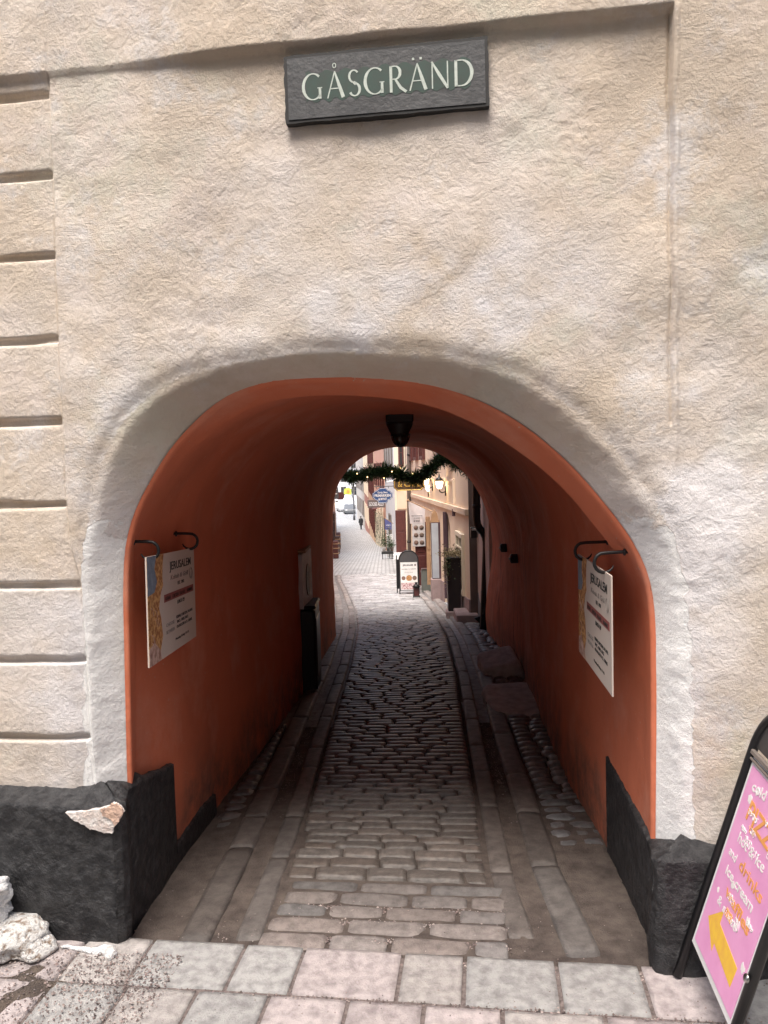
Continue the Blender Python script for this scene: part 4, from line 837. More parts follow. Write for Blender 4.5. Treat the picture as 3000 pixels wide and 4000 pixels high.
# ================================================================== PINK PAVEMENT SIGN (right foreground)
th, ph = .299, -.134; bw = np.array([math.sin(ph), -math.cos(ph), 0]); bm_ = np.array([math.cos(ph), math.sin(ph), 0]); bu = math.cos(th)*ZUP+math.sin(th)*bm_
F1 = np.array([.886, 2.336, .012]); PW = .358; BW = PW+.068; ben = np.cross(bw, bu); ben = ben if ben[0] < 0 else -ben   # normal towards the passage
t = thing('pavement_sign', 'black framed pavement sign with pink chalked face and yellow arrow at the right edge', 'a-board', F1+bw*BW/2+bm_*.25)
def Bp(a, b, n_=0): return F1+bw*a+bu*b+ben*n_
mb = MB(); HL = .925; r_ = .15
pts = [Bp(0, 0), Bp(0, HL-r_)]+[Bp(r_-r_*math.cos(q), HL-r_+r_*math.sin(q)) for q in np.linspace(.15, math.pi/2, 9)]+[Bp(BW-r_+r_*math.sin(q), HL-r_+r_*math.cos(q)) for q in np.linspace(0, math.pi/2-.1, 9)]+[Bp(BW, HL-r_), Bp(BW, 0)]
mb.tube(pts, .0145, 14); mb.build('front_frame', M['blackplastic'], t, True)
bu2 = math.cos(th)*ZUP-math.sin(th)*bm_; G1 = F1+bm_*(2*math.sin(th)*HL*.98)
mb = MB(); Gp = lambda a, b: G1+bw*a+bu2*b
mb.tube([Gp(0, 0), Gp(0, HL-r_)]+[Gp(r_-r_*math.cos(q), HL-r_+r_*math.sin(q)) for q in np.linspace(.15, math.pi/2, 7)]+[Gp(BW-r_+r_*math.sin(q), HL-r_+r_*math.cos(q)) for q in np.linspace(0, math.pi/2-.1, 7)]+[Gp(BW, HL-r_), Gp(BW, 0)], .0145, 12); mb.build('rear_frame', M['blackplastic'], t, True)
mb = MB(); a0, b0, L0 = .034, .148, .591
mb.prism([(a0-.012, b0-.012), (a0+PW+.012, b0-.012), (a0+PW+.012, b0+L0+.02), (a0-.012, b0+L0+.02)], F1-ben*.006, bw, bu, ben, .006); mb.build('white_backing', M['white'], t)
mb = MB(); mb.prism([(a0+.004, b0+.008), (a0+PW-.004, b0+.008), (a0+PW-.004, b0+L0-.006), (a0+.004, b0+L0-.006)], F1+ben*.0005, bw, bu, ben, .0015); mb.build('pink_sheet', M['pink'], t)
mb = MB(); mb.prism([(0, HL-.14), (.008, HL-.10), (.05, HL-.03), (.14, HL-.005), (BW-.14, HL-.005), (BW-.05, HL-.03), (BW, HL-.14)], F1-ben*.004, bw, bu, ben, .006); mb.build('top_board', M['blackplastic'], t)
mb = MB(); mb.box(Bp(BW/2, b0+L0+.028, .003), (BW-.02, .016, .014), ax=[bw, bu, ben], bev=.003); mb.box(Bp(BW/2, b0+L0+.008, .003), (BW-.03, .008, .010), ax=[bw, bu, ben], bev=.002); mb.build('clip_rail', M['pipegrey'], t)
mb = MB(); mb.lathe(Bp(BW+.002, .30, .014), [(.012, 0), (.012, .004), (.009, .008)], 16, ax=ben); mb.build('bolt', M['steel'], t, True)
nn = .0028
arrow = [(.30, .105), (.135, .125), (.135, .10), (.045, .155), (.13, .225), (.130, .185), (.305, .165)]
mb = MB(); mb.prism([(a0+a, b0+b-.045) for a, b in arrow], F1+ben*.002, bw, bu, ben, .0008); mb.build('yellow_arrow', M['yellow'], t)
def squig(m, cx, cy, w_, h_, turns, thick, seed, nm='chalk_writing'):
    r = random.Random(seed); mb = MB(); P = []; K_ = turns*8
    for i in range(K_+1):
        a = i/8*2*math.pi; x_ = cx-w_/2+w_*i/K_+.012*math.sin(a)*.8; y_ = cy+h_/2*math.cos(a)*r.uniform(.6, 1.1)+r.uniform(-.003, .003); P.append(Bp(a0+x_, b0+y_, .0030))
    mb.tube(P, thick, 5); mb.build(nm, m, t, True)
def wr(s, m, x_, y_, w_, h_, rot=0, bold=.01):
    ex_ = bw*math.cos(rot)+bu*math.sin(rot); ey_ = -bw*math.sin(rot)+bu*math.cos(rot)
    text('chalk_lettering', s, m, t, Bp(a0+x_, b0+y_, .0026), ex_, ey_, w=w_, h=h_, depth=.0008, bold=bold)
wr('PIZZA', M['oranget'], .20, .44, .26, .060, -.05, .02); wr('hot & ice', M['whitechalk'], .17, .375, .20, .032, .05); wr('cold', M['whitechalk'], .10, .53, .10, .03, .1, .02)
wr('drinks', M['oranget'], .22, .315, .18, .034, -.03); wr('and', M['whitechalk'], .07, .315, .06, .026); wr('ice cream', M['whitechalk'], .17, .265, .22, .030, .03, .02); wr('waffles', M['oranget'], .20, .215, .20, .032, -.04, .02); wr('& sauce', M['whitechalk'], .15, .175, .16, .026, .03)
for k in range(16): squig(R_.choice([M['whitechalk'], M['oranget'], M['whitechalk']]), R_.uniform(.06, .30), R_.uniform(.17, .55), R_.uniform(.03, .08), R_.uniform(.010, .03), R_.randint(2, 5), R_.uniform(.0007, .0014), 100+k)
for k, (x_, y_, r__) in enumerate([(.06, .50, .016), (.31, .42, .03), (.09, .54, .014), (.13, .26, .012), (.28, .24, .014), (.05, .20, .009), (.33, .14, .014)]):
    mb = MB(); mb.prism([(a0+x_+r__*math.cos(q)*R_.uniform(.6, 1.2), b0+y_+r__*math.sin(q)*R_.uniform(.6, 1.3)) for q in np.linspace(0, 2*math.pi, 14)[:-1]], F1+ben*.0021, bw, bu, ben, .0006); mb.build('chalk_smudge', M['whitechalk'], t)

# ================================================================== THE ALLEY BEYOND: HOUSES
RW = [(.80, 22.8), (1.0, 34.0), (.50, 34.0), (.10, 42), (-.40, 50), (-1.45, 75), (-2.3, 92), (-4.0, 114)]
def hwall(p0, p1, z0, z1, thick=.3):
    """wall slab along plan segment p0->p1, body on the side away from the street (to the right of travel)"""
    mb = MB(); a, b = np.array([*p0, 0.]), np.array([*p1, 0.]); d = b-a; L = np.linalg.norm(d); d /= L; nrm = np.array([d[1], -d[0], 0])
    mb.prism([(0, z0), (L, z0), (L, z1), (0, z1)], a, d, ZUP, nrm, thick); return mb, a, d, -nrm, L
def window(parent, a, d, out, s0, s1, z0, z1, fm, gm=None, mull=1, proud=.04, trans=2, name='window', fw=.06):
    """frame proud of the wall with a pane sub-part"""
    o = a+d*s0; w_, h_ = s1-s0, z1-z0; mb = MB()
    def bar(u0, v0, u1, v1, q=0): mb.box(o+d*(u0+u1)/2+ZUP*(z0+(v0+v1)/2)+out*(proud/2-.005-q), (abs(u1-u0), proud+.02, abs(v1-v0)), ax=[d, out, ZUP])
    bar(0, 0, w_, fw); bar(0, h_-fw, w_, h_); bar(0, fw, fw, h_-fw); bar(w_-fw, fw, w_, h_-fw)
    for i in range(1, mull+1): bar(w_*i/(mull+1)-fw*.3, fw, w_*i/(mull+1)+fw*.3, h_-fw, .004)
    for i in range(1, trans+1): bar(fw, h_*i/(trans+1)-fw*.25, w_-fw, h_*i/(trans+1)+fw*.25, .008)
    f = mb.build(name, fm, parent); mb = MB(); mb.box(o+d*w_/2+ZUP*(z0+h_/2)+out*.008, (w_-fw, .012, h_-fw), ax=[d, out, ZUP]); mb.build('pane', gm or M['glass'], f); return f
# first house to the right of the exit
g = float(gz(9.9))
t = thing('house', 'pale pink plastered house with saw-tooth grey base right outside the passage exit', 'house', (1.3, 9.8, g), 'houses lining the right side of the alley')
mb, a, d, out, L = hwall((1.262, 10.5), (1.255, 9.27), g-.4, 4.6)
mb = MB(); mb.prism([(9.27, g-.4), (10.49, g-.4), (10.49, 4.6), (9.27, 4.6)], (1.262, 0, 0), (0, 1, 0), ZUP, (1, 0, 0), .3); mb.build('wall', M['pinkwall'], t)
mb = MB(); zt = g+.33; mb.prism([(9.27, g-.35), (10.45, g-.35), (10.45, zt+.02), (10.2, zt-.12), (10.12, zt+.10), (9.85, zt-.10), (9.78, zt+.10), (9.5, zt-.08), (9.27, zt+.05)], (1.255, 0, 0), (0, 1, 0), ZUP, (1, 0, 0), .02); mb.build('saw_tooth_base', M['base_grey'], t)
# second house: warm cream front with doors, arches, ledge
P0, P1 = (1.16, 10.5), (.80, 22.8); g2 = -.7
t2 = thing('house', 'warm cream house with arched doors and lit wall lamps right of the alley', 'house', (1.0, 15, float(gz(15))), 'houses lining the right side of the alley')
a2 = np.array([*P0, 0.]); d2 = np.array([P1[0]-P0[0], P1[1]-P0[1], 0]); L2 = float(np.linalg.norm(d2)); d2 /= L2; n2 = np.array([-d2[1], d2[0], 0])     # towards the street
def S2(y): return (y-10.5)/d2[1]
def X2(y, off=0): p = a2+d2*S2(y)+n2*off; return p[0]
# wall with real arched openings: built as panels between the openings
ops = [(12.75, 13.75, None, .80, 1), (14.9, 15.6, None, .62, 1), (16.2, 17.35, None, .40, 0)]     # y0, y1, bottom, top, arched
mb = MB(); prev = 0
for (ya, yb, zb, zt, arc_) in ops:
    sa, sb = S2(ya), S2(yb); mb.prism([(prev, -2.6), (sa, -2.6), (sa, 4.4), (prev, 4.4)], a2, d2, ZUP, -n2, .35)
    if arc_:
        r_ = (sb-sa)/2; top = [(sa, zt-r_*.6)]+[((sa+sb)/2-r_*math.cos(q), zt-r_*.6+r_*.6*math.sin(q)) for q in np.linspace(0.15, math.pi-.15, 12)]+[(sb, zt-r_*.6)]
    else: top = [(sa, zt), (sb, zt)]
    mb.prism([(sa, 4.4)]+top+[(sb, 4.4)], a2, d2, ZUP, -n2, .35); prev = sb
mb.prism([(prev, -2.6), (L2, -2.6), (L2, 4.4), (prev, 4.4)], a2, d2, ZUP, -n2, .35)
mb.build('wall', M['creamwall'], t2)
for (ya, yb, zb, zt, arc_) in ops:
    mb = MB(); sa, sb = S2(ya), S2(yb); mb.prism([(sa-.02, -2.6), (sb+.02, -2.6), (sb+.02, zt+.1), (sa-.02, zt+.1)], a2-n2*.22, d2, ZUP, -n2, .06); dd = mb.build('door', M['darkwood'], t2)
    mb = MB(); mb.box(a2+d2*(sa*.25+sb*.75)-n2*.21+ZUP*(float(gz((ya+yb)/2))+1.05), (.03, .03, .12), ax=[d2, n2, ZUP]); mb.build('handle', M['steel'], dd)
    mb = MB(); mb.box(a2+d2*(sa+sb)/2-n2*.215+ZUP*(float(gz((ya+yb)/2))+1.3), ((sb-sa)*.6, .012, .5), ax=[d2, n2, ZUP]); mb.build('door_glass', M['glass'], dd)
mb = MB(); mb.box((1.222, 10.515, .9), (.125, .03, 7), bev=0); mb.prism([(1.161, -1.2), (1.4, -1.2), (1.4, 4.4), (1.161, 4.4)], (0, 10.497, 0), (1, 0, 0), ZUP, (0, -1, 0), .004); mb.build('return_wall', M['shadedwall'], t2)  # return wall in shade: the shade is put into its dark colour
mb = MB(); mb.prism([(0.02, .93), (S2(22.7), .72), (S2(22.7), .80), (0.02, 1.01)], a2+n2*.001, d2, ZUP, n2, .05); mb.build('ledge', M['creamwall'], t2)
mb = MB(); mb.prism([(S2(11.95), 1.02), (S2(12.0), 1.02), (S2(12.0), 1.40), (S2(11.95), 1.40)], a2+n2*.001, d2, ZUP, n2, .04); mb.prism([(S2(12.0), 1.36), (S2(17.5), 1.33), (S2(17.5), 1.37), (S2(12), 1.40)], a2+n2*.001, d2, ZUP, n2, .04); mb.build('panel_moulding', M['creamwall'], t2)
mb = MB(); mb.prism([(0.0, -2.4), (S2(12.6), -2.6), (S2(12.6), float(gz(12.6))+.32), (0, float(gz(10.5))+.30)], a2+n2*.0, d2, ZUP, n2, .02); mb.build('base_course', M['stone'], t2); mb = MB(); mb.prism([(S2(13.8), -2.6), (S2(14.8), -2.6), (S2(14.8), float(gz(14.8))+.36), (S2(13.8), float(gz(13.8))+.36)], a2, d2, ZUP, n2, .02); mb.build('base_course', M['stone'], t2)
window(t2, a2, d2, n2, S2(11.0), S2(11.75), float(gz(11.4))+.35, .62, M['paleyellow'], mull=1, trans=3)
for (ya, yb) in ((12.2, 12.9), (14.6, 15.5), (17.3, 18.4), (19.3, 20.4), (21.2, 22.3)): window(t2, a2, d2, n2, S2(ya), S2(yb), 1.98 if ya < 16 else 1.75, 3.6, M['redwood'], mull=1, trans=3, proud=.06, fw=.09)
mb = MB(); mb.box((X2(12.5, .10), 12.5, 1.87), (.22, .8, .16), bev=.01); fb = mb.build('window_box', M['pipegrey'], t2)
mb = MB(); mb.prism([(S2(18.7), .35), (S2(19.4), .35), (S2(19.4), -2.5), (S2(18.7), -2.5)], a2+n2*.001, d2, ZUP, n2, .03); mb.build('door_panel', M['redwood'], t2)
# open door leaf with the menu, standing out square from the wall
def leaf(parent, x0, x1, y, z0, z1, m, name='door_leaf'):
    mb = MB(); mb.box(((x0+x1)/2, y, (z0+z1)/2), (x1-x0, .04, z1-z0), bev=.006)
    w_ = x1-x0
    for k in range(2):
        za = z0+.08+(z1-z0-.1)*k/2; zb = z0+(z1-z0)*(k+1)/2-.04
        mb.box(((x0+x1)/2, y-.024, (za+zb)/2), (w_*.66, .012, zb-za), bev=.005)
    return mb.build(name, m, parent)
leaf(t2, at(1621, 2100, 17.4)[0], X2(17.4), 17.4, float(gz(17.4))+.08, at(1600, 2040, 17.4)[2], M['redwood'])
leaf(t2, at(1665, 2100, 15.7)[0], at(1681, 2100, 15.7)[0], 15.7, float(gz(15.7))+.2, at(1600, 2020, 15.7)[2], M['tan'], 'shutter')
leaf(t2, at(1737, 2100, 13.2)[0]-.02, at(1752, 2100, 13.2)[0], 13.25, float(gz(13.2))+.1, at(1740, 2000, 13.2)[2], M['purple'], 'shutter')
# third house, facing us
t3 = thing('house', 'cream house face with rounded white upper edge and oxblood open shutter, halfway down the alley', 'house', (.8, 34.2, float(gz(34))), 'houses lining the right side of the alley')
mb = MB(); mb.prism([(.5, -3), (2.2, -3), (2.2, 5.0), (.5, 5.0)], (0, 34.0, 0), (1, 0, 0), ZUP, (0, 1, 0), .4); mb.build('wall', M['paleyellow'], t3)
mb = MB(); mb.prism([(22.82, -3), (34, -3), (34, 5), (22.82, 5)], (1.02, 0, 0), (0, 1, 0), ZUP, (1, 0, 0), .3); mb.build('side_wall', M['creamwall'], t3)
aa = np.array([.5, 34.0, 0]); dx_ = np.array([1., 0, 0]); oo = np.array([0, -1., 0])
for (u0, u1) in ((1556, 1577), (1583, 1599)):
    window(t3, np.array([0, 34., 0]), dx_, oo, at(u0, 1800, 34)[0], at(u1, 1800, 34)[0], at(1560, 1822, 34)[2], 3.4, M['redwood'], M['whitewall'] if 0 else M['glass'], mull=0, trans=2, fw=.07)
mb = MB(); mb.box((at(1572, 1925, 33.94)[0], 33.97, at(1572, 1950, 33.9)[2]), (.5, .05, .9), bev=.02); mb.build('wall_panel', M['creamwall'], t3)
mb = MB(); zz = at(1550, 1884, 33.9)[2]; mb.tube([(at(1508+6*k, 1884, 33.8)[0], 33.8, zz+.0+.06*math.sin(k*.5)) for k in range(8)]+[(at(1553, 1890, 33.8)[0], 33.8, zz-.05), (at(1558, 1900, 33.8)[0], 33.8, zz-.16)], .03, 8); mb.build('awning_arm', M['whitewall'], t3, True)
x0, x1 = at(1546, 2080, 32.9)[0], at(1587, 2080, 32.9)[0]
leaf(t3, x0, x1, 32.9, at(1566, 2157, 32.9)[2], at(1566, 1993, 32.9)[2], M['redwood'], 'open_shutter')
mb = MB(); mb.box(((x0+x1)/2+.1, 33.2, at(1566, 2166, 33)[2]-.12), (.9, .9, .3), bev=.02); mb.build('door_step', M['whitewall'], t3)
def seg_house(label, p0, p1, ztop, m, wins, fm, extra=None, group='houses lining the right side of the alley', z0=-8, side=1):
    ym = (p0[1]+p1[1])/2; t = thing('house', label, 'house', ((p0[0]+p1[0])/2, ym, float(gz(ym))), group)
    mb = MB(); a, b = np.array([*p0, 0.]), np.array([*p1, 0.]); d = b-a; L = float(np.linalg.norm(d)); d /= L; nr = np.array([-d[1], d[0], 0])*side
    mb.prism([(0, z0), (L, z0), (L, ztop), (0, ztop)], a, d, ZUP, -nr, .5); mb.build('wall', m, t)
    for (s0, s1, z0_, z1_) in wins: window(t, a, d, nr, s0*L, s1*L, z0_, z1_, fm, mull=1, trans=2, proud=.06, fw=.08)
    return t, a, d, nr, L
def grid_wins(n, rows, w=.5): return [((i+.5-w/2)/n, (i+.5+w/2)/n, z, z+h) for z, h in rows for i in range(n)]
t4, a4, d4, n4, L4 = seg_house('bright white house beside the cream one in the alley, with narrow windows', (.495, 34.0), (.10, 42), 5.0, M['whitewall'], grid_wins(4, [(1.0, 1.6), (3.0, 1.4)], .3)+[(.35, .55, float(gz(38))+.6, float(gz(38))+2.0)], M['pipegrey'])
t5, a5, d5, n5, L5 = seg_house('salmon house with a dark shopfront under a lettered fascia on the right of the alley', (.09, 42.02), (-.62, 55), 5.4, M['salmon'], grid_wins(5, [(.3, 1.5), (2.8, 1.5)], .35), M['redwood'])
# its shopfront
zg = float(gz(48)); mb = MB(); mb.prism([(.06*L5, -5), (.96*L5, -5.5), (.96*L5, -1.6), (.06*L5, -1.3)], a5, d5, ZUP, n5, .05); sf = mb.build('shopfront', M['greysign'], t5)
for i in range(6):
    s_ = (.10+.145*i)*L5; mb = MB(); mb.box(a5+d5*(s_+.55)+n5*.06+ZUP*(float(gz(43+2*i))+1.25), (1.15, .03, 1.75), ax=[d5, n5, ZUP]); mb.build('shop_pane', M['goldtrim'] if i % 2 else M['tan'], t5)
    mb = MB(); mb.box(a5+d5*(s_-.02)+n5*.09+ZUP*(float(gz(43+2*i))+1.2), (.22, .06, 2.4), ax=[d5, n5, ZUP], bev=.02); mb.build('pilaster', M['paleyellow'], t5)
mb = MB(); q0 = a5+d5*L5*.9; mb.box(q0+n5*.15+ZUP*-1.35, (3.4, .35, .18), ax=[d5, n5, ZUP], bev=.03); mb.build('canopy', M['redwood'], t5)
t6, a6, d6, n6, L6 = seg_house('orange house with vertical windows beyond the lettered shop', (-.63, 55.02), (-1.45, 75), 5.5, mat('orange_ochre_plaster', (.84, .58, .40), rough=.9, scale=1), grid_wins(6, [(-.8, 1.5), (1.8, 1.5), (-3.6, 1.9)], .35), M['redwood'])
t7, a7, d7, n7, L7 = seg_house('dusty red house near the far end of the alley', (-1.46, 75.02), (-2.3, 92), 5.2, M['redwall'], grid_wins(5, [(-1.5, 1.6), (1.5, 1.6), (-4.6, 2.0)], .4), M['paleyellow'])
t8, a8, d8, n8, L8 = seg_house('pale weathered house closing the right side of the alley', (-2.31, 92.02), (-4.0, 114), 4.0, M['paleold'], grid_wins(6, [(-1.5, 1.6), (-4.6, 2.0)], .35), M['pipegrey'])
for i in range(6):
    s_ = (.10+.145*i)*L5; mb = MB(); r = random.Random(500+i); c0_ = a5+d5*(s_-.02)+n5*.15
    for q in range(120):
        p = c0_+ZUP*(float(gz(43+2*i))+r.uniform(.2, 2.3))+d5*r.gauss(0, .05)+n5*r.uniform(-.03, .03); dd_ = np.array([r.uniform(-1, 1), r.uniform(-1, 1), r.uniform(-1, 1)]); dd_ /= np.linalg.norm(dd_); s2_ = np.cross(dd_, [0, 0, 1]); mb.add([p, p+dd_*.05+s2_*.02, p+dd_*.10, p+dd_*.05-s2_*.02], [(0, 1, 2, 3)])
    mb.build('foliage_string', M['leaf'], t5)
# left side
gL = 'houses lining the left side of the alley'
tA, *_ = seg_house('house wall along the left of the alley just outside the passage', (-1.22, 9.28), (-2.05, 24), 3.0, M['salmon'], [], M['redwood'], group=gL, side=-1, z0=-4)
tB, aB, dB, nB, LB = seg_house('brown shopfront house on the left of the alley behind the hanging signs', (-2.06, 24.02), (-3.3, 52), 2.6, M['pinkwall'], [(.45+.08*i, .50+.08*i, float(gz(38+2*i))+.5, float(gz(38+2*i))+2.2) for i in range(5)], M['darkwood'], group=gL, side=-1, z0=-6)
tC, aC, dC, nC, LC = seg_house('dark fronted house farther down the left of the alley', (-3.31, 52.02), (-6.6, 96), 2.0, M['paleold'], grid_wins(8, [(-3.4, 1.8)], .4), M['darkwood'], group=gL, side=-1)
# far end
tD = thing('house', 'pale sunlit house front closing the view at the far end behind the cars', 'house', (-6, 150, -6), 'houses lining the left side of the alley')
mb = MB(); mb.box((-10, 150, -1.2), (30, 1, 9.6)); mb.build('wall', M['whitewall'], tD)
for i in range(14):
    for k in range(3): window(tD, np.array([-24., 149.5, 0]), dx_, oo, 1+2.1*i, 2.1+2.1*i, -4+2.6*k, -2.3+2.6*k, M['pipegrey'], mull=1, trans=1, fw=.12)

# ================================================================== PIPES
t = thing('downpipe', 'thick black downpipe bending towards the right wall just outside the exit', 'drainpipe', (1.2, 9.75, float(gz(9.75))), 'downpipes on the house fronts')
A_ = at(1861, 1790, 9.75); B_ = at(1861, 2020, 9.75); pp = [A_+ZUP*1.5, A_, B_]
for u, v in ((1863, 2045), (1870, 2062), (1881, 2072), (1892, 2085), (1899, 2105), (1901, 2130)): pp.append(at(u, v, 9.70))
pp.append(at(1897, 2230, 9.68)); pp.append(at(1889, 2465, 9.66))
def smooth3(P, k=60): return smoothpoly(np.array(P), k)
mb = MB(); mb.tube(smooth3(pp), .050, 14); mb.build('pipe', M['blackpipe'], t, True)
mb = MB(); mb.lathe(at(1861, 1985, 9.75), [(.056, 0), (.056, .05)], 14); mb.lathe(at(1907, 2140, 9.7), [(.056, 0), (.056, .06)], 14); mb.build('collar', M['iron'], t, True)
t = thing('downpipe', 'slim grey downpipe between the cream house and the open menu door', 'drainpipe', (.79, 22.6, float(gz(22.6))), 'downpipes on the house fronts')
mb = MB(); q = at(1597, 1700, 22.0); q2 = at(1599, 2190, 22.0); mb.tube([q+ZUP*1.2, q, q2], .055, 10); mb.build('pipe', M['pipegrey'], t, True)
mb = MB()
for v in (1780, 1960, 2120): mb.lathe(at(1598, v, 22.0), [(.065, 0), (.065, .06)], 10)
mb.build('bracket_ring', M['iron'], t, True)

# ================================================================== GARLAND
cl = [(1300, 1838), (1345, 1856), (1375, 1866), (1420, 1860), (1470, 1847), (1520, 1838), (1560, 1852), (1600, 1872), (1635, 1872), (1668, 1850), (1700, 1815), (1725, 1792), (1755, 1795), (1800, 1815), (1850, 1850)]
yg = 9.75; cpts = smoothpoly([at(u, v-2, yg+.12*math.sin(u*.01)) for u, v in cl], 170)
t = thing('garland', 'fir garland with small warm bulbs strung across the far mouth of the passage', 'garland', cpts[85])
mb = MB()
for k in range(11000):
    i = R_.randrange(len(cpts)); c = cpts[i]; dens = 1+.35*math.sin(i*.35)+.2*math.sin(i*.9)
    a = R_.uniform(0, 2*math.pi); el_ = R_.uniform(-1, 1); d = np.array([math.cos(a)*math.sqrt(1-el_*el_), math.sin(a)*math.sqrt(1-el_*el_), el_]); r0 = R_.uniform(0, .05)*dens; L_ = R_.uniform(.035, .085)*dens
    t_ = cpts[min(i+1, len(cpts)-1)]-cpts[max(i-1, 0)]; t_ /= np.linalg.norm(t_); d = d+t_*.5*R_.choice([-1, 1]); d /= np.linalg.norm(d)
    s_ = np.cross(d, [R_.uniform(-1, 1), R_.uniform(-1, 1), R_.uniform(-1, 1)]); s_ /= np.linalg.norm(s_)+1e-9; p = c+d*r0; w_ = R_.uniform(.003, .0075)
    kk = R_.uniform(.5, 1.6); mb.add([p-s_*w_*.4, p+s_*w_*.4, p+d*L_*.6+s_*w_, p+d*L_, p+d*L_*.6-s_*w_], [(0, 1, 2, 3, 4)], (kk, kk, kk))
M['needle'] = mat('fir_needle', (.09, .19, .08), (.035, .085, .04), rough=.6, tint=True, scale=20)
mb.build('fir_sprays', M['needle'], t)
mb = MB(); mb.tube(cpts, .006, 6); mb.build('wire', M['iron'], t)
for u, v in ((1565, 1829), (1612, 1850), (1531, 1842), (1738, 1790), (1435, 1864), (1395, 1850), (1500, 1868), (1640, 1862)):
    mb = MB(); mb.lathe(at(u, v, yg-.06), [(.001, -.008), (.005, -.005), (.007, 0), (.005, .005), (.002, .008)], 10); mb.build('bulb', M['bulb'], t, True)

# ================================================================== SIGNS
def hang_sign(name, label, u0, v0, u1, v1, y, outline, m, trim=None, th=.04, group=None, arm=None):
    """board hanging square across the alley; outline in unit coordinates of its box"""
    a = at(u0, v1, y); b = at(u1, v0, y); w_, h_ = b[0]-a[0], b[2]-a[2]
    t = thing(name, label, 'sign', ((a[0]+b[0])/2, y, (a[2]+b[2])/2), group)
    mb = MB(); mb.prism([(x*w_, z*h_) for x, z in outline], (a[0], y, a[2]), (1, 0, 0), ZUP, (0, 1, 0), th); mb.build('board', m, t)
    if trim:
        mb = MB(); P = [np.array([a[0]+(.5+(x-.5)*.94)*w_, y-.004, a[2]+(.5+(z-.5)*.92)*h_]) for x, z in outline]; mb.tube(P+[P[0]], .006, 5); mb.build('trim', trim, t)
    if arm:
        mb = MB(); mb.tube([(a[0]+w_*.1, y+.02, b[2]+.05), (arm, y+.02, b[2]+.05)], .015, 6)
        for q in (.2, .8): mb.tube([(a[0]+w_*q, y+.02, b[2]-.02), (a[0]+w_*q, y+.02, b[2]+.05)], .008, 5)
        mb.build('bracket', M['iron'], t)
    return t, a, w_, h_
ow = lambda u: [(0, .0)]
cafe_o = [(.10, 0), (.90, 0), (.93, .10), (1, .22), (1, .80), (.93, .9), (.9, 1), (.1, 1), (.07, .9), (0, .8), (0, .22), (.07, .10)]
t, a, w_, h_ = hang_sign('cafe_sign', 'dark brown hanging café sign with gold letters behind the garland', 1538, 1862, 1657, 1918, 15.5, cafe_o, M['cafe'], M['gold'], arm=1.02)
text('lettering', '& CAFE', M['gold'], t, (a[0]+w_/2, 15.495, a[2]+h_*.30), (1, 0, 0), ZUP, w=w_*.72, h=h_*.40, depth=.006, bold=.02)
bl_o = [(.0, .36), (.06, .34), (.12, .22), (.22, .20), (.30, .0), (.70, .0), (.78, .20), (.88, .22), (.94, .34), (1, .36), (1, .66), (.94, .70), (.88, .80), (.78, .84), (.66, 1), (.34, 1), (.22, .84), (.12, .8), (.06, .7), (0, .66)]
t, a, w_, h_ = hang_sign('shop_sign', 'blue shaped hanging sign with white letters reading Frimärken & Mynt', 1456, 1905, 1533, 1967, 24.0, bl_o, M['blue'], M['white'], arm=.95)
text('lettering', 'Gamla Stans', M['white'], t, (a[0]+w_/2, 23.995, a[2]+h_*.66), (1, 0, 0), ZUP, w=w_*.5, h=h_*.12, depth=.006, bold=.02, shear=.2)
text('lettering', 'FRIMÄRKEN', M['white'], t, (a[0]+w_/2, 23.995, a[2]+h_*.43), (1, 0, 0), ZUP, w=w_*.80, h=h_*.17, depth=.006, bold=.03)
text('lettering', '& MYNT', M['white'], t, (a[0]+w_/2, 23.995, a[2]+h_*.20), (1, 0, 0), ZUP, w=w_*.42, h=h_*.16, depth=.006, bold=.03)
t, a, w_, h_ = hang_sign('fascia_sign', 'grey brown fascia with pale letters under the blue hanging sign', 1436, 1952, 1504, 1984, 41.7, [(0, 0), (1, 0), (1, 1), (0, 1)], M['greysign'], th=.2)
text('lettering', 'GOOSE ALLEY', M['whitechalk'], t, (a[0]+w_*.52, 41.695, a[2]+h_*.25), (1, 0, 0), ZUP, w=w_*.86, h=h_*.48, depth=.01, bold=.01)
gh = 'signs hanging on the left of the alley'
t, a, w_, h_ = hang_sign('hanging_sign', 'slate grey hanging sign nearest the passage on the left of the alley', 1290, 1892, 1321, 1950, 30, [(0, 0), (1, 0), (1, .7), (.8, 1), (0, 1)], M['darksign'], group=gh)
for k in range(2): mb = MB(); mb.box((a[0]+w_*.6, 29.99, a[2]+h_*(.36+.3*k)), (w_*.5, .01, .03)); mb.build('pale_line', M['whitechalk'], t)
t, a, w_, h_ = hang_sign('hanging_sign', 'brown round-ended hanging sign just behind the slate grey one', 1318, 1922, 1344, 1952, 40, [(0, 0), (.8, 0), (1, .3), (1, .7), (.8, 1), (0, 1)], M['redwood'], group=gh)
p = at(1317, 1972, 29); t = thing('lantern', 'small glowing yellow lantern under the left hanging signs', 'lantern', p)
mb = MB(); mb.lathe(p, [(.05, -.09), (.07, -.05), (.075, .05), (.04, .09)], 10); mb.build('glass', M['lampglow'], t, True)
mb = MB(); mb.lathe(p+ZUP*.09, [(.07, 0), (.02, .06)], 10); mb.tube([p+ZUP*.14, p+ZUP*.14+np.array([-.8, 0, 0])], .012, 6); mb.build('bracket', M['iron'], t)
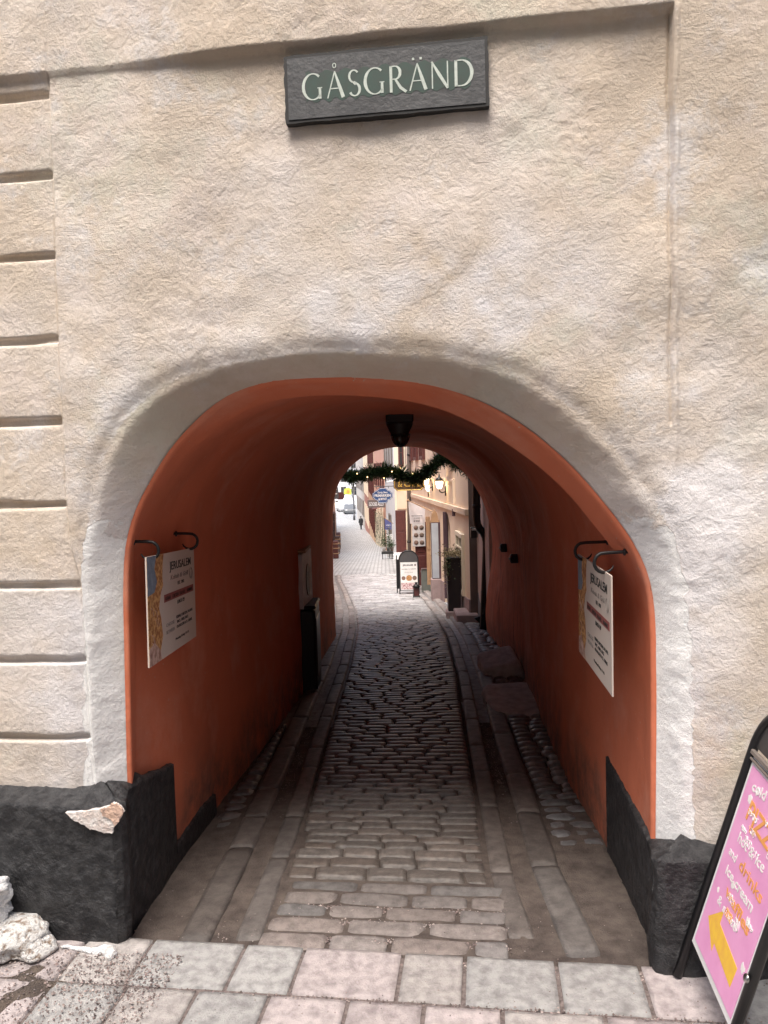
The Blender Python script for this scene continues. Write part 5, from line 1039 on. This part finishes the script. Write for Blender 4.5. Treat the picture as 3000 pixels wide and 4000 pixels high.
# goods along the left shopfront
for k, (u, v, y, h_, m) in enumerate(((1318, 2125, 40, .9, 'darkwood'), (1322, 2110, 46, 1.0, 'purple'), (1312, 2145, 35, .8, 'redwood'))):
    p = gnd(u, v); p = np.array([at(u, v, y)[0], y, gz(y)]); t = thing('display_rack', ['dark display rack in front of the left shop', 'plum coloured display rack farthest along the left shop', 'dark red display rack nearest the passage on the left'][k], 'rack', p, 'racks in front of the left shop')
    mb = MB(); mb.box(p+ZUP*h_*.5, (.24, .5, h_), bev=.02); mb.build('body', M[m], t)
    for q in (.3, .6, .85): mb = MB(); mb.box(p+ZUP*h_*q+np.array([.02, -.05, 0]), (.26, .46, .03)); mb.build('shelf', M['tan'], t)

# flags
def flag(label, wallp, tip, poly_px, y, m, words, name='flag'):
    t = thing(name, label, 'flag', wallp, 'flags hanging on slanting poles')
    mb = MB(); mb.tube([wallp, tip], [.013, .010], 8); mb.lathe(tip, [(.02, -.01), (.024, .01), (.01, .03)], 8); mb.build('pole', M['tan'], t, True)
    P = [at(u, v, y) for u, v in poly_px]; o = P[0]; mb = MB(); NX = 10; V = []
    # cloth between top edge (0-1) and bottom edge (3-2), gently rippled
    for i in range(NX+1):
        for j in range(NX+1):
            a = i/NX; b = j/NX; q = (P[0]*(1-a)+P[1]*a)*(1-b)+(P[3]*(1-a)+P[2]*a)*b; V.append(q+np.array([0, .02*math.sin(a*7)*b, 0]))
    f = [(i*(NX+1)+j, (i+1)*(NX+1)+j, (i+1)*(NX+1)+j+1, i*(NX+1)+j+1) for i in range(NX) for j in range(NX)]; mb.add(V, f); mb.add([v+np.array([0, .004, 0]) for v in V], f)
    mb.build('cloth', m, t, True)
    for (s, u, v, w_, h_, mm) in words: text('lettering', s, mm, t, at(u, v, y-.03), (1, 0, 0), ZUP, w=w_, h=h_, depth=.003, bold=.02)
    return t
y = 16.2; flag('white flag with grey words on a slanting pole above the open menu door', np.array([X2(15.2, .01), 15.2, at(1697, 2003, 15.2)[2]]), at(1594, 1955, y), [(1594, 1956), (1661, 1989), (1660, 2044), (1602, 2046)], y, M['cloth'], [('RESTAURANG', 1629, 2017, .23, .024, M['ink']), ('CAFE', 1628, 2026, .12, .022, M['ink']), ('& BAR', 1628, 2038, .13, .034, M['ink'])])
y = 35; flag('navy blue flag with white words on a pole by the white house', at(1534, 2046, y)+np.array([.03, 0, .0]), at(1501, 2022, y), [(1503, 2025), (1529, 2039), (1530, 2068), (1504, 2069)], y, M['navy'], [('LUNCH', 1517, 2053, .20, .05, M['white']), ('& CAFE', 1517, 2062, .2, .035, M['greyink'])])

# wall lamps
for lab, u, v, y in (('lit wall lamp with round glass on the cream house nearer the passage', 1716, 1892, 13.2), ('lit wall lamp on the cream house partly behind the garland', 1664, 1880, 15.6), ('lit wall lamp low behind the café sign', 1673, 1905, 16.6)):
    p = at(u, v, y); t = thing('wall_lamp', lab, 'lamp', p, 'lit lamps on the cream house wall'); xw = X2(y)
    mb = MB(); mb.lathe(p, [(.028, -.075), (.045, -.05), (.066, .03), (.062, .05), (.03, .06)], 14); g_ = mb.build('glass', M['lampglow'], t, True)
    mb = MB(); mb.lathe(p+ZUP*.055, [(.075, 0), (.055, .045), (.02, .07), (.008, .13)], 12); mb.build('cap', M['iron'], t, True)
    mb = MB(); mb.tube(smooth3([p-ZUP*.075, p-ZUP*.12, p-ZUP*.15+np.array([.05, 0, 0]), p-ZUP*.12+np.array([.11, 0, 0]), (xw+.05, y, p[2]-.10)], 20), .010, 6); mb.tube([(xw-.012, y, p[2]-.20), (xw-.012, y, p[2]-.03)], .014, 6); mb.build('arm', M['iron'], t, True)
    ld = bpy.data.lights.new('lamp_light', 'POINT'); ld.energy = 1.2; ld.color = (1, .72, .38); ld.shadow_soft_size = .06; lo = bpy.data.objects.new('lamp_light', ld); COL.objects.link(lo); lo.parent = t; lo.location = (-.02, -.09, .0)

# menu board with six dishes
y = 17.33; a = at(1612, 2135, y); b = at(1660, 2040, y)
t = thing('menu_board', 'pale menu board with six round dishes on the open oxblood door', 'menu', ((a[0]+b[0])/2, y, a[2]))
mb = MB(); mb.box(((a[0]+b[0])/2, y, (a[2]+b[2])/2), (b[0]-a[0], .02, b[2]-a[2]), bev=.004); mb.build('sheet', M['menusheet'], t)
for i in range(2):
    for j in range(3):
        c = np.array([a[0]+(b[0]-a[0])*(.28+.44*i), y-.014, a[2]+(b[2]-a[2])*(.17+.31*j)]); mb = MB(); mb.lathe(c, [(.05, 0), (.052, -.003), (.02, -.004)], 16, ax=(0, 1, 0)); mb.build('dish_photo', M['dish'], t, True)

# mailbox
p = at(1850, 2080, 10.38); t = thing('mailbox', 'small black mailbox on the shaded return wall by the downpipe', 'mailbox', p)
mb = MB(); mb.box(p, (.085, .10, .15), bev=.01); mb.build('body', M['iron'], t); mb = MB(); mb.box(p+np.array([0, -.055, .045]), (.065, .012, .025), bev=.003); mb.build('flap', M['steel'], t)
# small dark sign and door furniture on house 2
p = at(1772, 2002, 11.9); t = thing('wall_sign', 'small plum square sign sticking out beside the arched door', 'sign', p); mb = MB(); mb.box(p, (.05, .02, .11), bev=.003); mb.build('plate', M['purple'], t); mb = MB(); mb.tube([p+np.array([.02, 0, .0]), p+np.array([.1, 0, 0])], .006, 6); mb.build('bracket', M['iron'], t)
# tall narrow display case
y = 14.35; a = at(1690, 2262, y); b = at(1713, 2040, y)
t = thing('display_case', 'tall narrow display case with pale glass standing by the cream house', 'display case', ((a[0]+b[0])/2, y, float(gz(y))))
cx = (a[0]+b[0])/2; mb = MB(); mb.box((cx+.02, y+.10, (a[2]+b[2])/2), (b[0]-a[0]+.05, .16, b[2]-a[2]), bev=.01); mb.build('case', M['purple'], t)
mb = MB(); mb.box((cx-.005, y+.015, (a[2]+b[2])/2), (b[0]-a[0]-.01, .014, b[2]-a[2]-.03)); mb.build('glass', M['frost'], t)
mb = MB(); mb.prism([(-.09, 0), (.09, 0), (.07, .05), (.05, .16), (0, .24), (-.05, .16), (-.07, .05)], (cx, y+.02, b[2]), (1, 0, 0), ZUP, (0, 1, 0), .12); mb.build('gable', M['tan'], t)
mb = MB(); zb = float(gz(y)); mb.box((cx+.02, y+.10, (zb-.03+a[2])/2), (b[0]-a[0]+.09, .24, a[2]-zb+.03), bev=.01); mb.build('base', M['stone'], t)
# grey green cabinet
y = 16.6; a = at(1651, 2285, y); b = at(1686, 2222, y); zb = float(gz(y))
t = thing('meter_box', 'low grey green sloping box by the foot of the open menu door', 'box', ((a[0]+b[0])/2, y, zb)); mb = MB(); mb.prism([(0, zb-.02), (.42, zb-.02), (.42, b[2]-.12), (0, b[2])], (a[0]-.01, y, 0), (0, 1, 0), ZUP, (1, 0, 0), b[0]-a[0]-.02); mb.build('body', M['cabinet'], t)
mb = MB(); mb.prism([(-.02, b[2]+.002), (.44, b[2]-.13), (.44, b[2]-.105), (-.02, b[2]+.027)], (a[0]-.02, y, 0), (0, 1, 0), ZUP, (1, 0, 0), b[0]-a[0]); mb.build('lid', M['stone'], t)

# planter
y = 11.25; zb = float(gz(y)); a = at(1741, 2300, y); b = at(1804, 2300, y); zt = at(1770, 2170, y)[2]
t = thing('planter', 'tall black square planter with dry trailing plants by the stone step', 'planter', ((a[0]+b[0])/2, y, zb)); cx = (a[0]+b[0])/2; w_ = (b[0]-a[0])*.86
mb = MB(); vs = []; 
for (z_, k) in ((zb+.05, .88), (zt-.05, 1.0)): vs += [(cx-w_*k/2, y-w_*k/2, z_), (cx+w_*k/2, y-w_*k/2, z_), (cx+w_*k/2, y+w_*k/2, z_), (cx-w_*k/2, y+w_*k/2, z_)]
mb.add(vs, [(0, 3, 2, 1), (4, 5, 6, 7), (0, 1, 5, 4), (1, 2, 6, 5), (2, 3, 7, 6), (3, 0, 4, 7)]); mb.box((cx, y, zt-.035), (w_*1.07, w_*1.07, .045), bev=.008); mb.build('pot', M['pottery'], t)
mb = MB(); mb.box((cx-.01, y, zb+.035), (w_*1.08, w_*1.08, .11), bev=.01); mb.build('foot', M['stone'], t)
def sprays(mb, c, rx, ry, rz, n_, L_, seed, droop=0, wf=.2):
    r = random.Random(seed)
    for _ in range(n_):
        p = np.array([r.gauss(0, rx), r.gauss(0, ry), abs(r.gauss(0, rz)) if droop == 0 else r.gauss(0, rz)])+np.array(c); d = np.array([r.uniform(-1, 1), r.uniform(-1, 1), r.uniform(-.4, 1)-droop]); d /= np.linalg.norm(d); l = L_*r.uniform(.5, 1.2)
        s_ = np.cross(d, [r.uniform(-1, 1), r.uniform(-1, 1), .3]); s_ /= np.linalg.norm(s_)+1e-9; k = r.uniform(.6, 1.5); mb.add([p, p+d*l*.5+s_*l*wf, p+d*l, p+d*l*.5-s_*l*wf], [(0, 1, 2, 3)], (k, k, k*.9))
M['dryplant'] = mat('dry_foliage_leaf', (.34, .27, .18), (.18, .15, .08), rough=.8, scale=40, tint=True); M['leaf'] = mat('dark_leaf_blade', (.06, .10, .04), (.03, .05, .025), rough=.6, scale=30, tint=True)
mb = MB(); sprays(mb, (cx-.01, y-.03, zt), .085, .08, .045, 700, .035, 5); sprays(mb, (cx-.12, y-.09, zt-.15), .022, .04, .13, 350, .03, 6, .5); sprays(mb, (cx+.11, y-.09, zt-.06), .02, .04, .06, 120, .03, 7, .5); mb.build('dry_foliage', M['dryplant'], t)
mb = MB(); sprays(mb, (cx-.09, y-.13, zt-.13), .03, .02, .10, 160, .03, 8, .6); mb.build('green_trailing_leaves', M['leaf'], t)
# stone step
a = at(1778, 2435, 10.55); b = at(1850, 2435, 10.55); zb = float(gz(10.6)); zt = zb+.13
t = MB(); t.box(((a[0]+b[0])/2+.03, 10.62, (zb-.04+zt)/2), (.30, .52, zt-zb+.04), bev=.014); tag(t.build('stone_step', M['stone'], None), 'pinkish stone step against the right houses beside the black planter', 'step')
# cable and dark sack by the right exit corner
pt = [at(u, v, y_) for u, v, y_ in ((1893, 2372, 9.5), (1886, 2400, 9.6), (1880, 2418, 9.9), (1872, 2445, 9.9), (1864, 2474, 9.7))]
mb = MB(); mb.tube(smooth3(pt, 24), .006, 6); tag(mb.build('cable', M['iron'], None, True), 'thin black cable curling to the ground by the foot of the black downpipe', 'cable')
mb = MB(); c = at(1886, 2415, 9.75); mb.prism([(-.11, -.0), (-.03, -.07), (.07, -.05), (.09, .11), (.04, .05)], c, (1, 0, 0), ZUP, (0, 1, 0), .05); tag(mb.build('pipe_shoe', M['iron'], None), 'dark angular spout shoe at the foot of the black downpipe', 'spout')

# sandwich board with the restaurant's name
y = 16.0; zb = float(gz(y)); a = at(1546, 2305, y); b = at(1640, 2305, y); zt = at(1600, 2150, y)[2]; cx = (a[0]+b[0])/2+.03; W_ = .40; H_ = zt-zb
t = thing('sandwich_board', 'round-topped black sandwich board with white restaurant poster in the middle of the alley', 'a-board', (cx, y, zb))
lean = .16; uu = np.array([0, math.sin(lean), math.cos(lean)]); en_ = np.array([0, -math.cos(lean), math.sin(lean)]); ex_ = np.array([1., 0, 0]); Hh = H_/math.cos(lean)
def Q(x_, z_, n_=0): return np.array([cx, y-.16, zb])+ex_*x_+uu*z_+en_*n_
mb = MB(); mb.tube([Q(-W_/2, 0), Q(-W_/2, Hh-W_/2)]+[Q(-W_/2*math.cos(q), Hh-W_/2+W_/2*math.sin(q)) for q in np.linspace(.1, math.pi-.1, 16)]+[Q(W_/2, Hh-W_/2), Q(W_/2, 0)], .012, 8); mb.build('frame', M['blackplastic'], t, True)
mb = MB(); mb.prism([(-W_/2+.01, Hh*.10), (W_/2-.01, Hh*.10), (W_/2-.01, Hh-W_/2)]+[(W_/2*.97*math.cos(q), Hh-W_/2+W_/2*.97*math.sin(q)) for q in np.linspace(.1, math.pi-.1, 16)]+[(-W_/2+.01, Hh-W_/2)], Q(0, 0, -.006), ex_, uu, en_, .008); mb.build('board', mat('charcoal_board', (.07, .07, .075), rough=.5), t)
mb = MB(); uu2 = np.array([0, -math.sin(lean), math.cos(lean)]); q0 = np.array([cx-.05, y-.16+2*math.sin(lean)*Hh*.96, zb]); mb.prism([(-W_/2, Hh*.1), (W_/2, Hh*.1), (W_/2, Hh*.8), (-W_/2, Hh*.8)], q0, ex_, uu2, (0, -1, 0), .01); mb.tube([q0-ex_*W_/2, q0-ex_*W_/2+uu2*Hh*.9], .012, 6); mb.tube([q0+ex_*W_/2, q0+ex_*W_/2+uu2*Hh*.9], .012, 6); mb.build('rear_panel', M['blackplastic'], t)
pw = W_*.88; z0_, z1_ = Hh*.115, Hh*.735
mb = MB(); mb.prism([(-pw/2, z0_), (pw/2, z0_), (pw/2, z1_), (-pw/2, z1_)], Q(0, 0, .003), ex_, uu, en_, .003); mb.build('poster_sheet', M['white'], t)
text('lettering', 'JERUSALEM', M['ink'], t, Q(-.02, z1_-.075, .0065), ex_, uu, w=pw*.6, h=.035, depth=.002, bold=.02); text('lettering', 'LUNCH MENU  11-15  TAKE AWAY', M['ink'], t, Q(0, z1_-.15, .0065), ex_, uu, w=pw*.85, h=.016, depth=.002, bold=.02)
text('lettering', 'SALAD & DRINK', M['greyink'], t, Q(0, z1_-.22, .0065), ex_, uu, w=pw*.5, h=.018, depth=.002)
mb = MB(); mb.lathe(Q(pw*.38, z1_-.06, .006), [(.022, 0), (.022, .002)], 16, ax=en_); mb.build('round_logo', M['greyink'], t)
for k, (dx, r__, m) in enumerate(((-.115, .042, 'dish'), (0, .062, 'fries'), (.115, .046, 'dish'))):
    mb = MB(); mb.lathe(Q(dx, z1_-.33, .006+k*.0004), [(r__, 0), (r__, .002)], 18, ax=en_); mb.build('dish_photo', M[m], t)
mb = MB(); mb.box(Q(0, z1_-.40, .007), (pw, .03, .006), ax=[ex_, uu, en_]); mb.build('white_rule', M['whitechalk'], t)
mb = MB(); mb.prism([(-pw/2+.01, z0_+.012), (pw/2-.01, z0_+.012), (pw/2-.01, z1_-.43), (-pw/2+.01, z1_-.43)], Q(0, 0, .0062), ex_, uu, en_, .001); mb.build('lower_photo', mat('pinkish_food_print', (.72, .62, .62), (.35, .16, .18), scale=35, rough=.7, contrast=(.4, .6)), t)
# floor lantern
p = gnd(1627, 2334); y = p[1]; zb = float(gz(y)); t = thing('floor_lantern', 'small dark red lantern on the ground in front of the sandwich board', 'lantern', (p[0], y, zb))
mb = MB(); mb.box((p[0], y, zb+.02), (.14, .14, .03), bev=.005); mb.box((p[0], y, zb+.20), (.12, .12, .015), bev=.003)
for sx in (-1, 1):
    for sy in (-1, 1): mb.tube([(p[0]+sx*.052, y+sy*.052, zb+.02), (p[0]+sx*.052, y+sy*.052, zb+.2)], .006, 5)
mb.build('frame', M['iron'], t); mb = MB(); mb.box((p[0], y, zb+.115), (.095, .095, .15)); mb.build('glass', M['lanternred'], t)
mb = MB(); mb.lathe((p[0], y, zb+.207), [(.085, 0), (.045, .05), (.025, .055), (.025, .08), (.035, .085), (.008, .10)], 12); mb.build('cap', M['iron'], t, True)

# bench with potted plants
y = 33.2; zb = float(gz(y)); a = at(1490, 2150, y); b = at(1536, 2150, y)
t = thing('plant_bench', 'dark low bench holding potted plants before the white house', 'bench', ((a[0]+b[0])/2, y, zb)); zs = at(1510, 2158, y)[2]
mb = MB(); mb.box(((a[0]+b[0])/2, y, zs), (b[0]-a[0], .4, .10), bev=.01); mb.build('seat', M['iron'], t)
for sx in (0, 1):
    for sy in (-1, 1): mb = MB(); mb.tube([(a[0]+.05 if sx == 0 else b[0]-.05, y+sy*.16, zb-.02), (a[0]+.05 if sx == 0 else b[0]-.05, y+sy*.16, zs-.04)], .015, 6); mb.build('leg', M['iron'], t)
for k, (u, lab, pm, hh) in enumerate(((1500, 'white pot with spiky dark plant, left on the plant bench', 'white', .75), (1517, 'dark pot with tall thin plant in the middle of the plant bench', 'cabinet', .95), (1531, 'grey pot with low bushy plant, right on the plant bench', 'pipegrey', .35))):
    c = at(u, 2150, y); c[2] = zs+.05; tt_ = thing('potted_plant', lab, 'plant', c, 'potted plants on the bench'); mb = MB(); mb.lathe(c, [(.06, 0), (.085, .17), (.09, .18)], 12); mb.build('pot', M[pm], tt_, True)
    mb = MB(); sprays(mb, c+ZUP*.18, .06, .06, hh*.4, 260, .12, 20+k, wf=.08); mb.build('foliage', M['leaf'], tt_)
p = at(1520, 2080, 34.2); t = thing('white_board', 'white upright board behind the plant bench against the white house', 'board', (p[0], 33.7, float(gz(33.7)))); mb = MB(); mb.box((at(1522, 2100, 33.7)[0], 33.7, float(gz(33.7))+.55), (.28, .03, 1.0), bev=.01); mb.build('panel', M['white'], t); mb = MB(); mb.tube([(at(1520, 2100, 33.6)[0], 33.62, float(gz(33.6))), (at(1520, 2100, 33.6)[0], 33.62, float(gz(33.6))+1.3)], .015, 6); mb.build('post', M['iron'], t)

# ================================================================== FAR STREET: PEDESTRIAN, LAMP POST, CARS
def person(loc, h, rot):
    t = thing('person', 'pedestrian in a dark coat walking near the far right house fronts', 'person', loc, rotz=rot)
    k = h/1.75
    J = {'pel': (0, 0, .95, .14), 'che': (0, .01, 1.28, .15), 'neck': (0, 0, 1.49, .06), 'head': (0, -.02, 1.58, .085), 'top': (0, -.02, 1.70, .075), 'ls': (-.18, 0, 1.42, .065), 'le': (-.23, .06, 1.13, .048), 'lh': (-.22, -.04, .88, .035), 'lf': (-.21, -.07, .80, .025), 'rs': (.18, 0, 1.42, .065), 're': (.23, -.02, 1.13, .048), 'rh': (.22, -.16, .92, .035), 'rf': (.21, -.20, .85, .025),
         'lhip': (-.09, 0, .88, .095), 'lk': (-.10, -.14, .50, .062), 'la': (-.10, -.14, .10, .042), 'lt': (-.10, -.28, .04, .035), 'rhip': (.09, 0, .88, .095), 'rk': (.10, .06, .50, .062), 'ra': (.10, .24, .13, .042), 'rt': (.10, .14, .04, .035)}
    E = [('pel', 'che'), ('che', 'neck'), ('neck', 'head'), ('head', 'top'), ('che', 'ls'), ('ls', 'le'), ('le', 'lh'), ('lh', 'lf'), ('che', 'rs'), ('rs', 're'), ('re', 'rh'), ('rh', 'rf'), ('pel', 'lhip'), ('lhip', 'lk'), ('lk', 'la'), ('la', 'lt'), ('pel', 'rhip'), ('rhip', 'rk'), ('rk', 'ra'), ('ra', 'rt')]
    ks = list(J); me = bpy.data.meshes.new('body'); me.from_pydata([(J[q][0]*k, J[q][1]*k, J[q][2]*k) for q in ks], [(ks.index(a), ks.index(b)) for a, b in E], [])
    ob = bpy.data.objects.new('body', me); COL.objects.link(ob); sm = ob.modifiers.new('s', 'SKIN'); ob.modifiers.new('u', 'SUBSURF').levels = 1
    for i, q in enumerate(ks): me.skin_vertices[0].data[i].radius = (J[q][3]*k, J[q][3]*k)
    me.skin_vertices[0].data[0].use_root = True
    dg = bpy.context.evaluated_depsgraph_get(); m2 = bpy.data.meshes.new_from_object(ob.evaluated_get(dg)); bpy.data.objects.remove(ob); m2.materials.clear(); m2.materials.append(M['skin']); m2.materials.append(M['trousers'])
    for p in m2.polygons: p.material_index = 1 if p.center[2] < 1.0*k else 0; p.use_smooth = True
    o = bpy.data.objects.new('body', m2); COL.objects.link(o); o.parent = t; RM[o.name] = RM[t.name]
    def loc_mesh(nm, m, mb): 
        o = mb.build(nm, m, None, True); o.parent = t
        for a in ('kind',): pass
        return o
    mb = MB(); mb.lathe((0, 0, 0), [(.235*k, .62*k), (.215*k, .85*k), (.175*k, 1.05*k), (.20*k, 1.30*k), (.20*k, 1.40*k), (.10*k, 1.50*k), (.06*k, 1.52*k)], 18); 
    for sx, q in ((-1, ('ls', 'le', 'lh')), (1, ('rs', 're', 'rh'))): mb.tube([np.array(J[j][:3])*k for j in q], [.078*k, .065*k, .052*k], 10)
    loc_mesh('coat', M['coat'], mb)
    mb = MB(); vs, fs = rock((0, .0*k, 1.665*k), (.20*k, .23*k, .20*k), 3, 14, 10, 1); mb.add(vs, fs); loc_mesh('hair', M['hair'], mb)
    return t
pg = gnd(1420, 2067); person((pg[0]-.25, pg[1]-1.0, float(gz(pg[1]-1.0))), 1.62, rad(200))
y = 108.; p = at(1383, 2000, y); t = thing('street_lamp', 'tall dark lamp post at the far end of the alley beside the cars', 'lamp post', (p[0], y, float(gz(y)))); zt = at(1383, 1862, y)[2]
mb = MB(); mb.lathe((p[0], y, float(gz(y))), [(.16, 0), (.16, .6), (.09, .7), (.08, zt-float(gz(y)))], 10); mb.build('post', M['darksign'], t, True); mb = MB(); mb.lathe((p[0], y, zt), [(.1, 0), (.28, .25), (.30, .7), (.05, 1.0)], 10); mb.build('lantern_head', M['darksign'], t, True); mb = MB(); mb.tube([(p[0], y, zt-1.2), (p[0]+.9, y, zt-.8)], .05, 6); mb.build('arm', M['darksign'], t)
def car(label, x_, y_, m, prof, L_, W_, rot, wins, nm, cat):
    """side profile lofted across the width with a tumblehome; origin at ground centre; front towards -y local"""
    z_ = float(gz(y_)); t = thing(nm, label, cat, (x_, y_, z_), rotz=rot); R0_ = RM[t.name]
    def W(p): return tuple(R0_ @ Vector(p))
    secs_ = [(-W_/2, .0), (-W_/2*.98, .02), (-W_/2*.80, .05), (0, .07), (W_/2*.80, .05), (W_/2*.98, .02), (W_/2, .0)]; n_ = len(prof); vs = []
    for i, (xx, up) in enumerate(secs_):
        for (yy_, zz_) in prof:
            k = 1-(.16 if zz_ > .95 else 0)*(abs(xx)/(W_/2))*((zz_-.95)/.6 if zz_ > .95 else 0); vs.append(W((xx*k, yy_, zz_+(up if zz_ > .9 else 0))))
    fs = [(i*n_+j, i*n_+(j+1) % n_, (i+1)*n_+(j+1) % n_, (i+1)*n_+j) for i in range(len(secs_)-1) for j in range(n_)]+[tuple(range(n_)), tuple(range(len(vs)-n_, len(vs)))[::-1]]
    mb = MB(); mb.add(vs, fs); mb.build('body', m, t, True)
    for (nmw, quad) in wins: mb = MB(); q = [W(v) for v in quad]; nrm = np.cross(np.array(q[1])-q[0], np.array(q[2])-q[0]); nrm /= np.linalg.norm(nrm); mb.add(q+[tuple(np.array(v)-nrm*.02) for v in q], [(0, 1, 2, 3), (4, 5, 6, 7), (0, 1, 5, 4), (1, 2, 6, 5), (2, 3, 7, 6), (3, 0, 4, 7)]); mb.build(nmw, M['glass'], t)
    for sx in (-1, 1):
        for yy_ in (-L_*.31, L_*.31):
            ax_ = np.array(R0_.to_3x3() @ Vector((sx, 0, 0))); mb = MB(); mb.lathe(W((sx*(W_/2-.16), yy_, .32)), [(.20, 0), (.32, .01), (.32, .17), (.22, .19)], 18, ax=ax_); wh = mb.build('wheel', M['rubber'], t, True); mb = MB(); mb.lathe(W((sx*(W_/2-.16), yy_, .32)), [(.19, .18), (.19, .20), (.04, .205)], 12, ax=ax_); mb.build('rim', M['steel'], wh)
        mb = MB(); mb.box(W((sx*W_*.36, -L_/2+.03, .68)), (.34, .08, .16), ax=[np.array(R0_.to_3x3().col[i]) for i in range(3)], bev=.02); mb.build('headlight', M['headlight'], t)
    return t
L_, W_ = 4.2, 1.75; prof = [(-2.1, .25), (-2.1, .62), (-2.0, .78), (-1.1, .95), (-.55, 1.40), (.1, 1.47), (1.1, 1.42), (1.85, 1.0), (2.08, .9), (2.1, .3)]
car('dark grey car parked facing us at the far end of the alley', at(1365, 2000, 124)[0], 124, M['cargrey'], prof, L_, W_, rad(6), [('windscreen', [(-.68, -1.03, 1.02), (.68, -1.03, 1.02), (.60, -.60, 1.40), (-.60, -.60, 1.40)])], 'parked_car', 'car')
car('white car behind the dark grey one on the left, at the far end', at(1338, 2000, 130)[0], 131, M['carwhite'], prof, L_, W_, rad(10), [('windscreen', [(-.68, -1.03, 1.02), (.68, -1.03, 1.02), (.60, -.60, 1.40), (-.60, -.60, 1.40)])], 'parked_car', 'car')
prof2 = [(-2.6, .3), (-2.6, .9), (-2.45, 1.15), (-1.9, 1.35), (-1.35, 2.35), (-1.0, 2.55), (2.6, 2.6), (2.65, .35)]
car('pale van with a big windscreen standing behind the far cars', at(1362, 1990, 136)[0], 137, M['carwhite'], prof2, 5.3, 2.0, rad(-4), [('windscreen', [(-.86, -1.91, 1.42), (.86, -1.91, 1.42), (.72, -1.40, 2.27), (-.72, -1.40, 2.27)])], 'parked_van', 'van')
p = at(1360, 1918, 121); t = thing('banner', 'yellow and green banner hanging high above the far cars', 'banner', p)
mb = MB(); mb.prism([(-.7, -.5), (.45, -.62), (.6, .2), (.1, .55), (-.6, .35)], p, (1, 0, 0), ZUP, (0, 1, 0), .05); mb.build('cloth', M['lime'], t)
mb = MB(); mb.prism([(-.3, -.3), (.2, -.35), (.25, .1), (-.2, .2)], p-np.array([0, .03, 0]), (1, 0, 0), ZUP, (0, 1, 0), .02); mb.build('orange_patch', M['orangefab'], t); mb = MB(); mb.tube([p+np.array([.5, 0, .3]), (p[0]+.9, p[1], p[2]-2.6)], .05, 6); mb.build('pole', M['darksign'], t)

# unseen house added across the street to block low sky and darken the passage
to = thing('house', 'unseen plain pale plastered house added across the street to block low sky', 'house', (0, -4.3, 0))
mb = MB(); mb.box((0, -4.6, 5.2), (26, .6, 10.8)); mb.build('wall', M['paleyellow'], to)
for i in range(6): window(to, np.array([-9., -4.3, 0]), dx_, np.array([0, 1., 0]), .8+3*i, 2.0+3*i, 1.2, 3.0, M['white'], mull=1, trans=2); window(to, np.array([-9., -4.3, 0]), dx_, np.array([0, 1., 0]), .8+3*i, 2.0+3*i, 4.6, 6.4, M['white'], mull=1, trans=2)
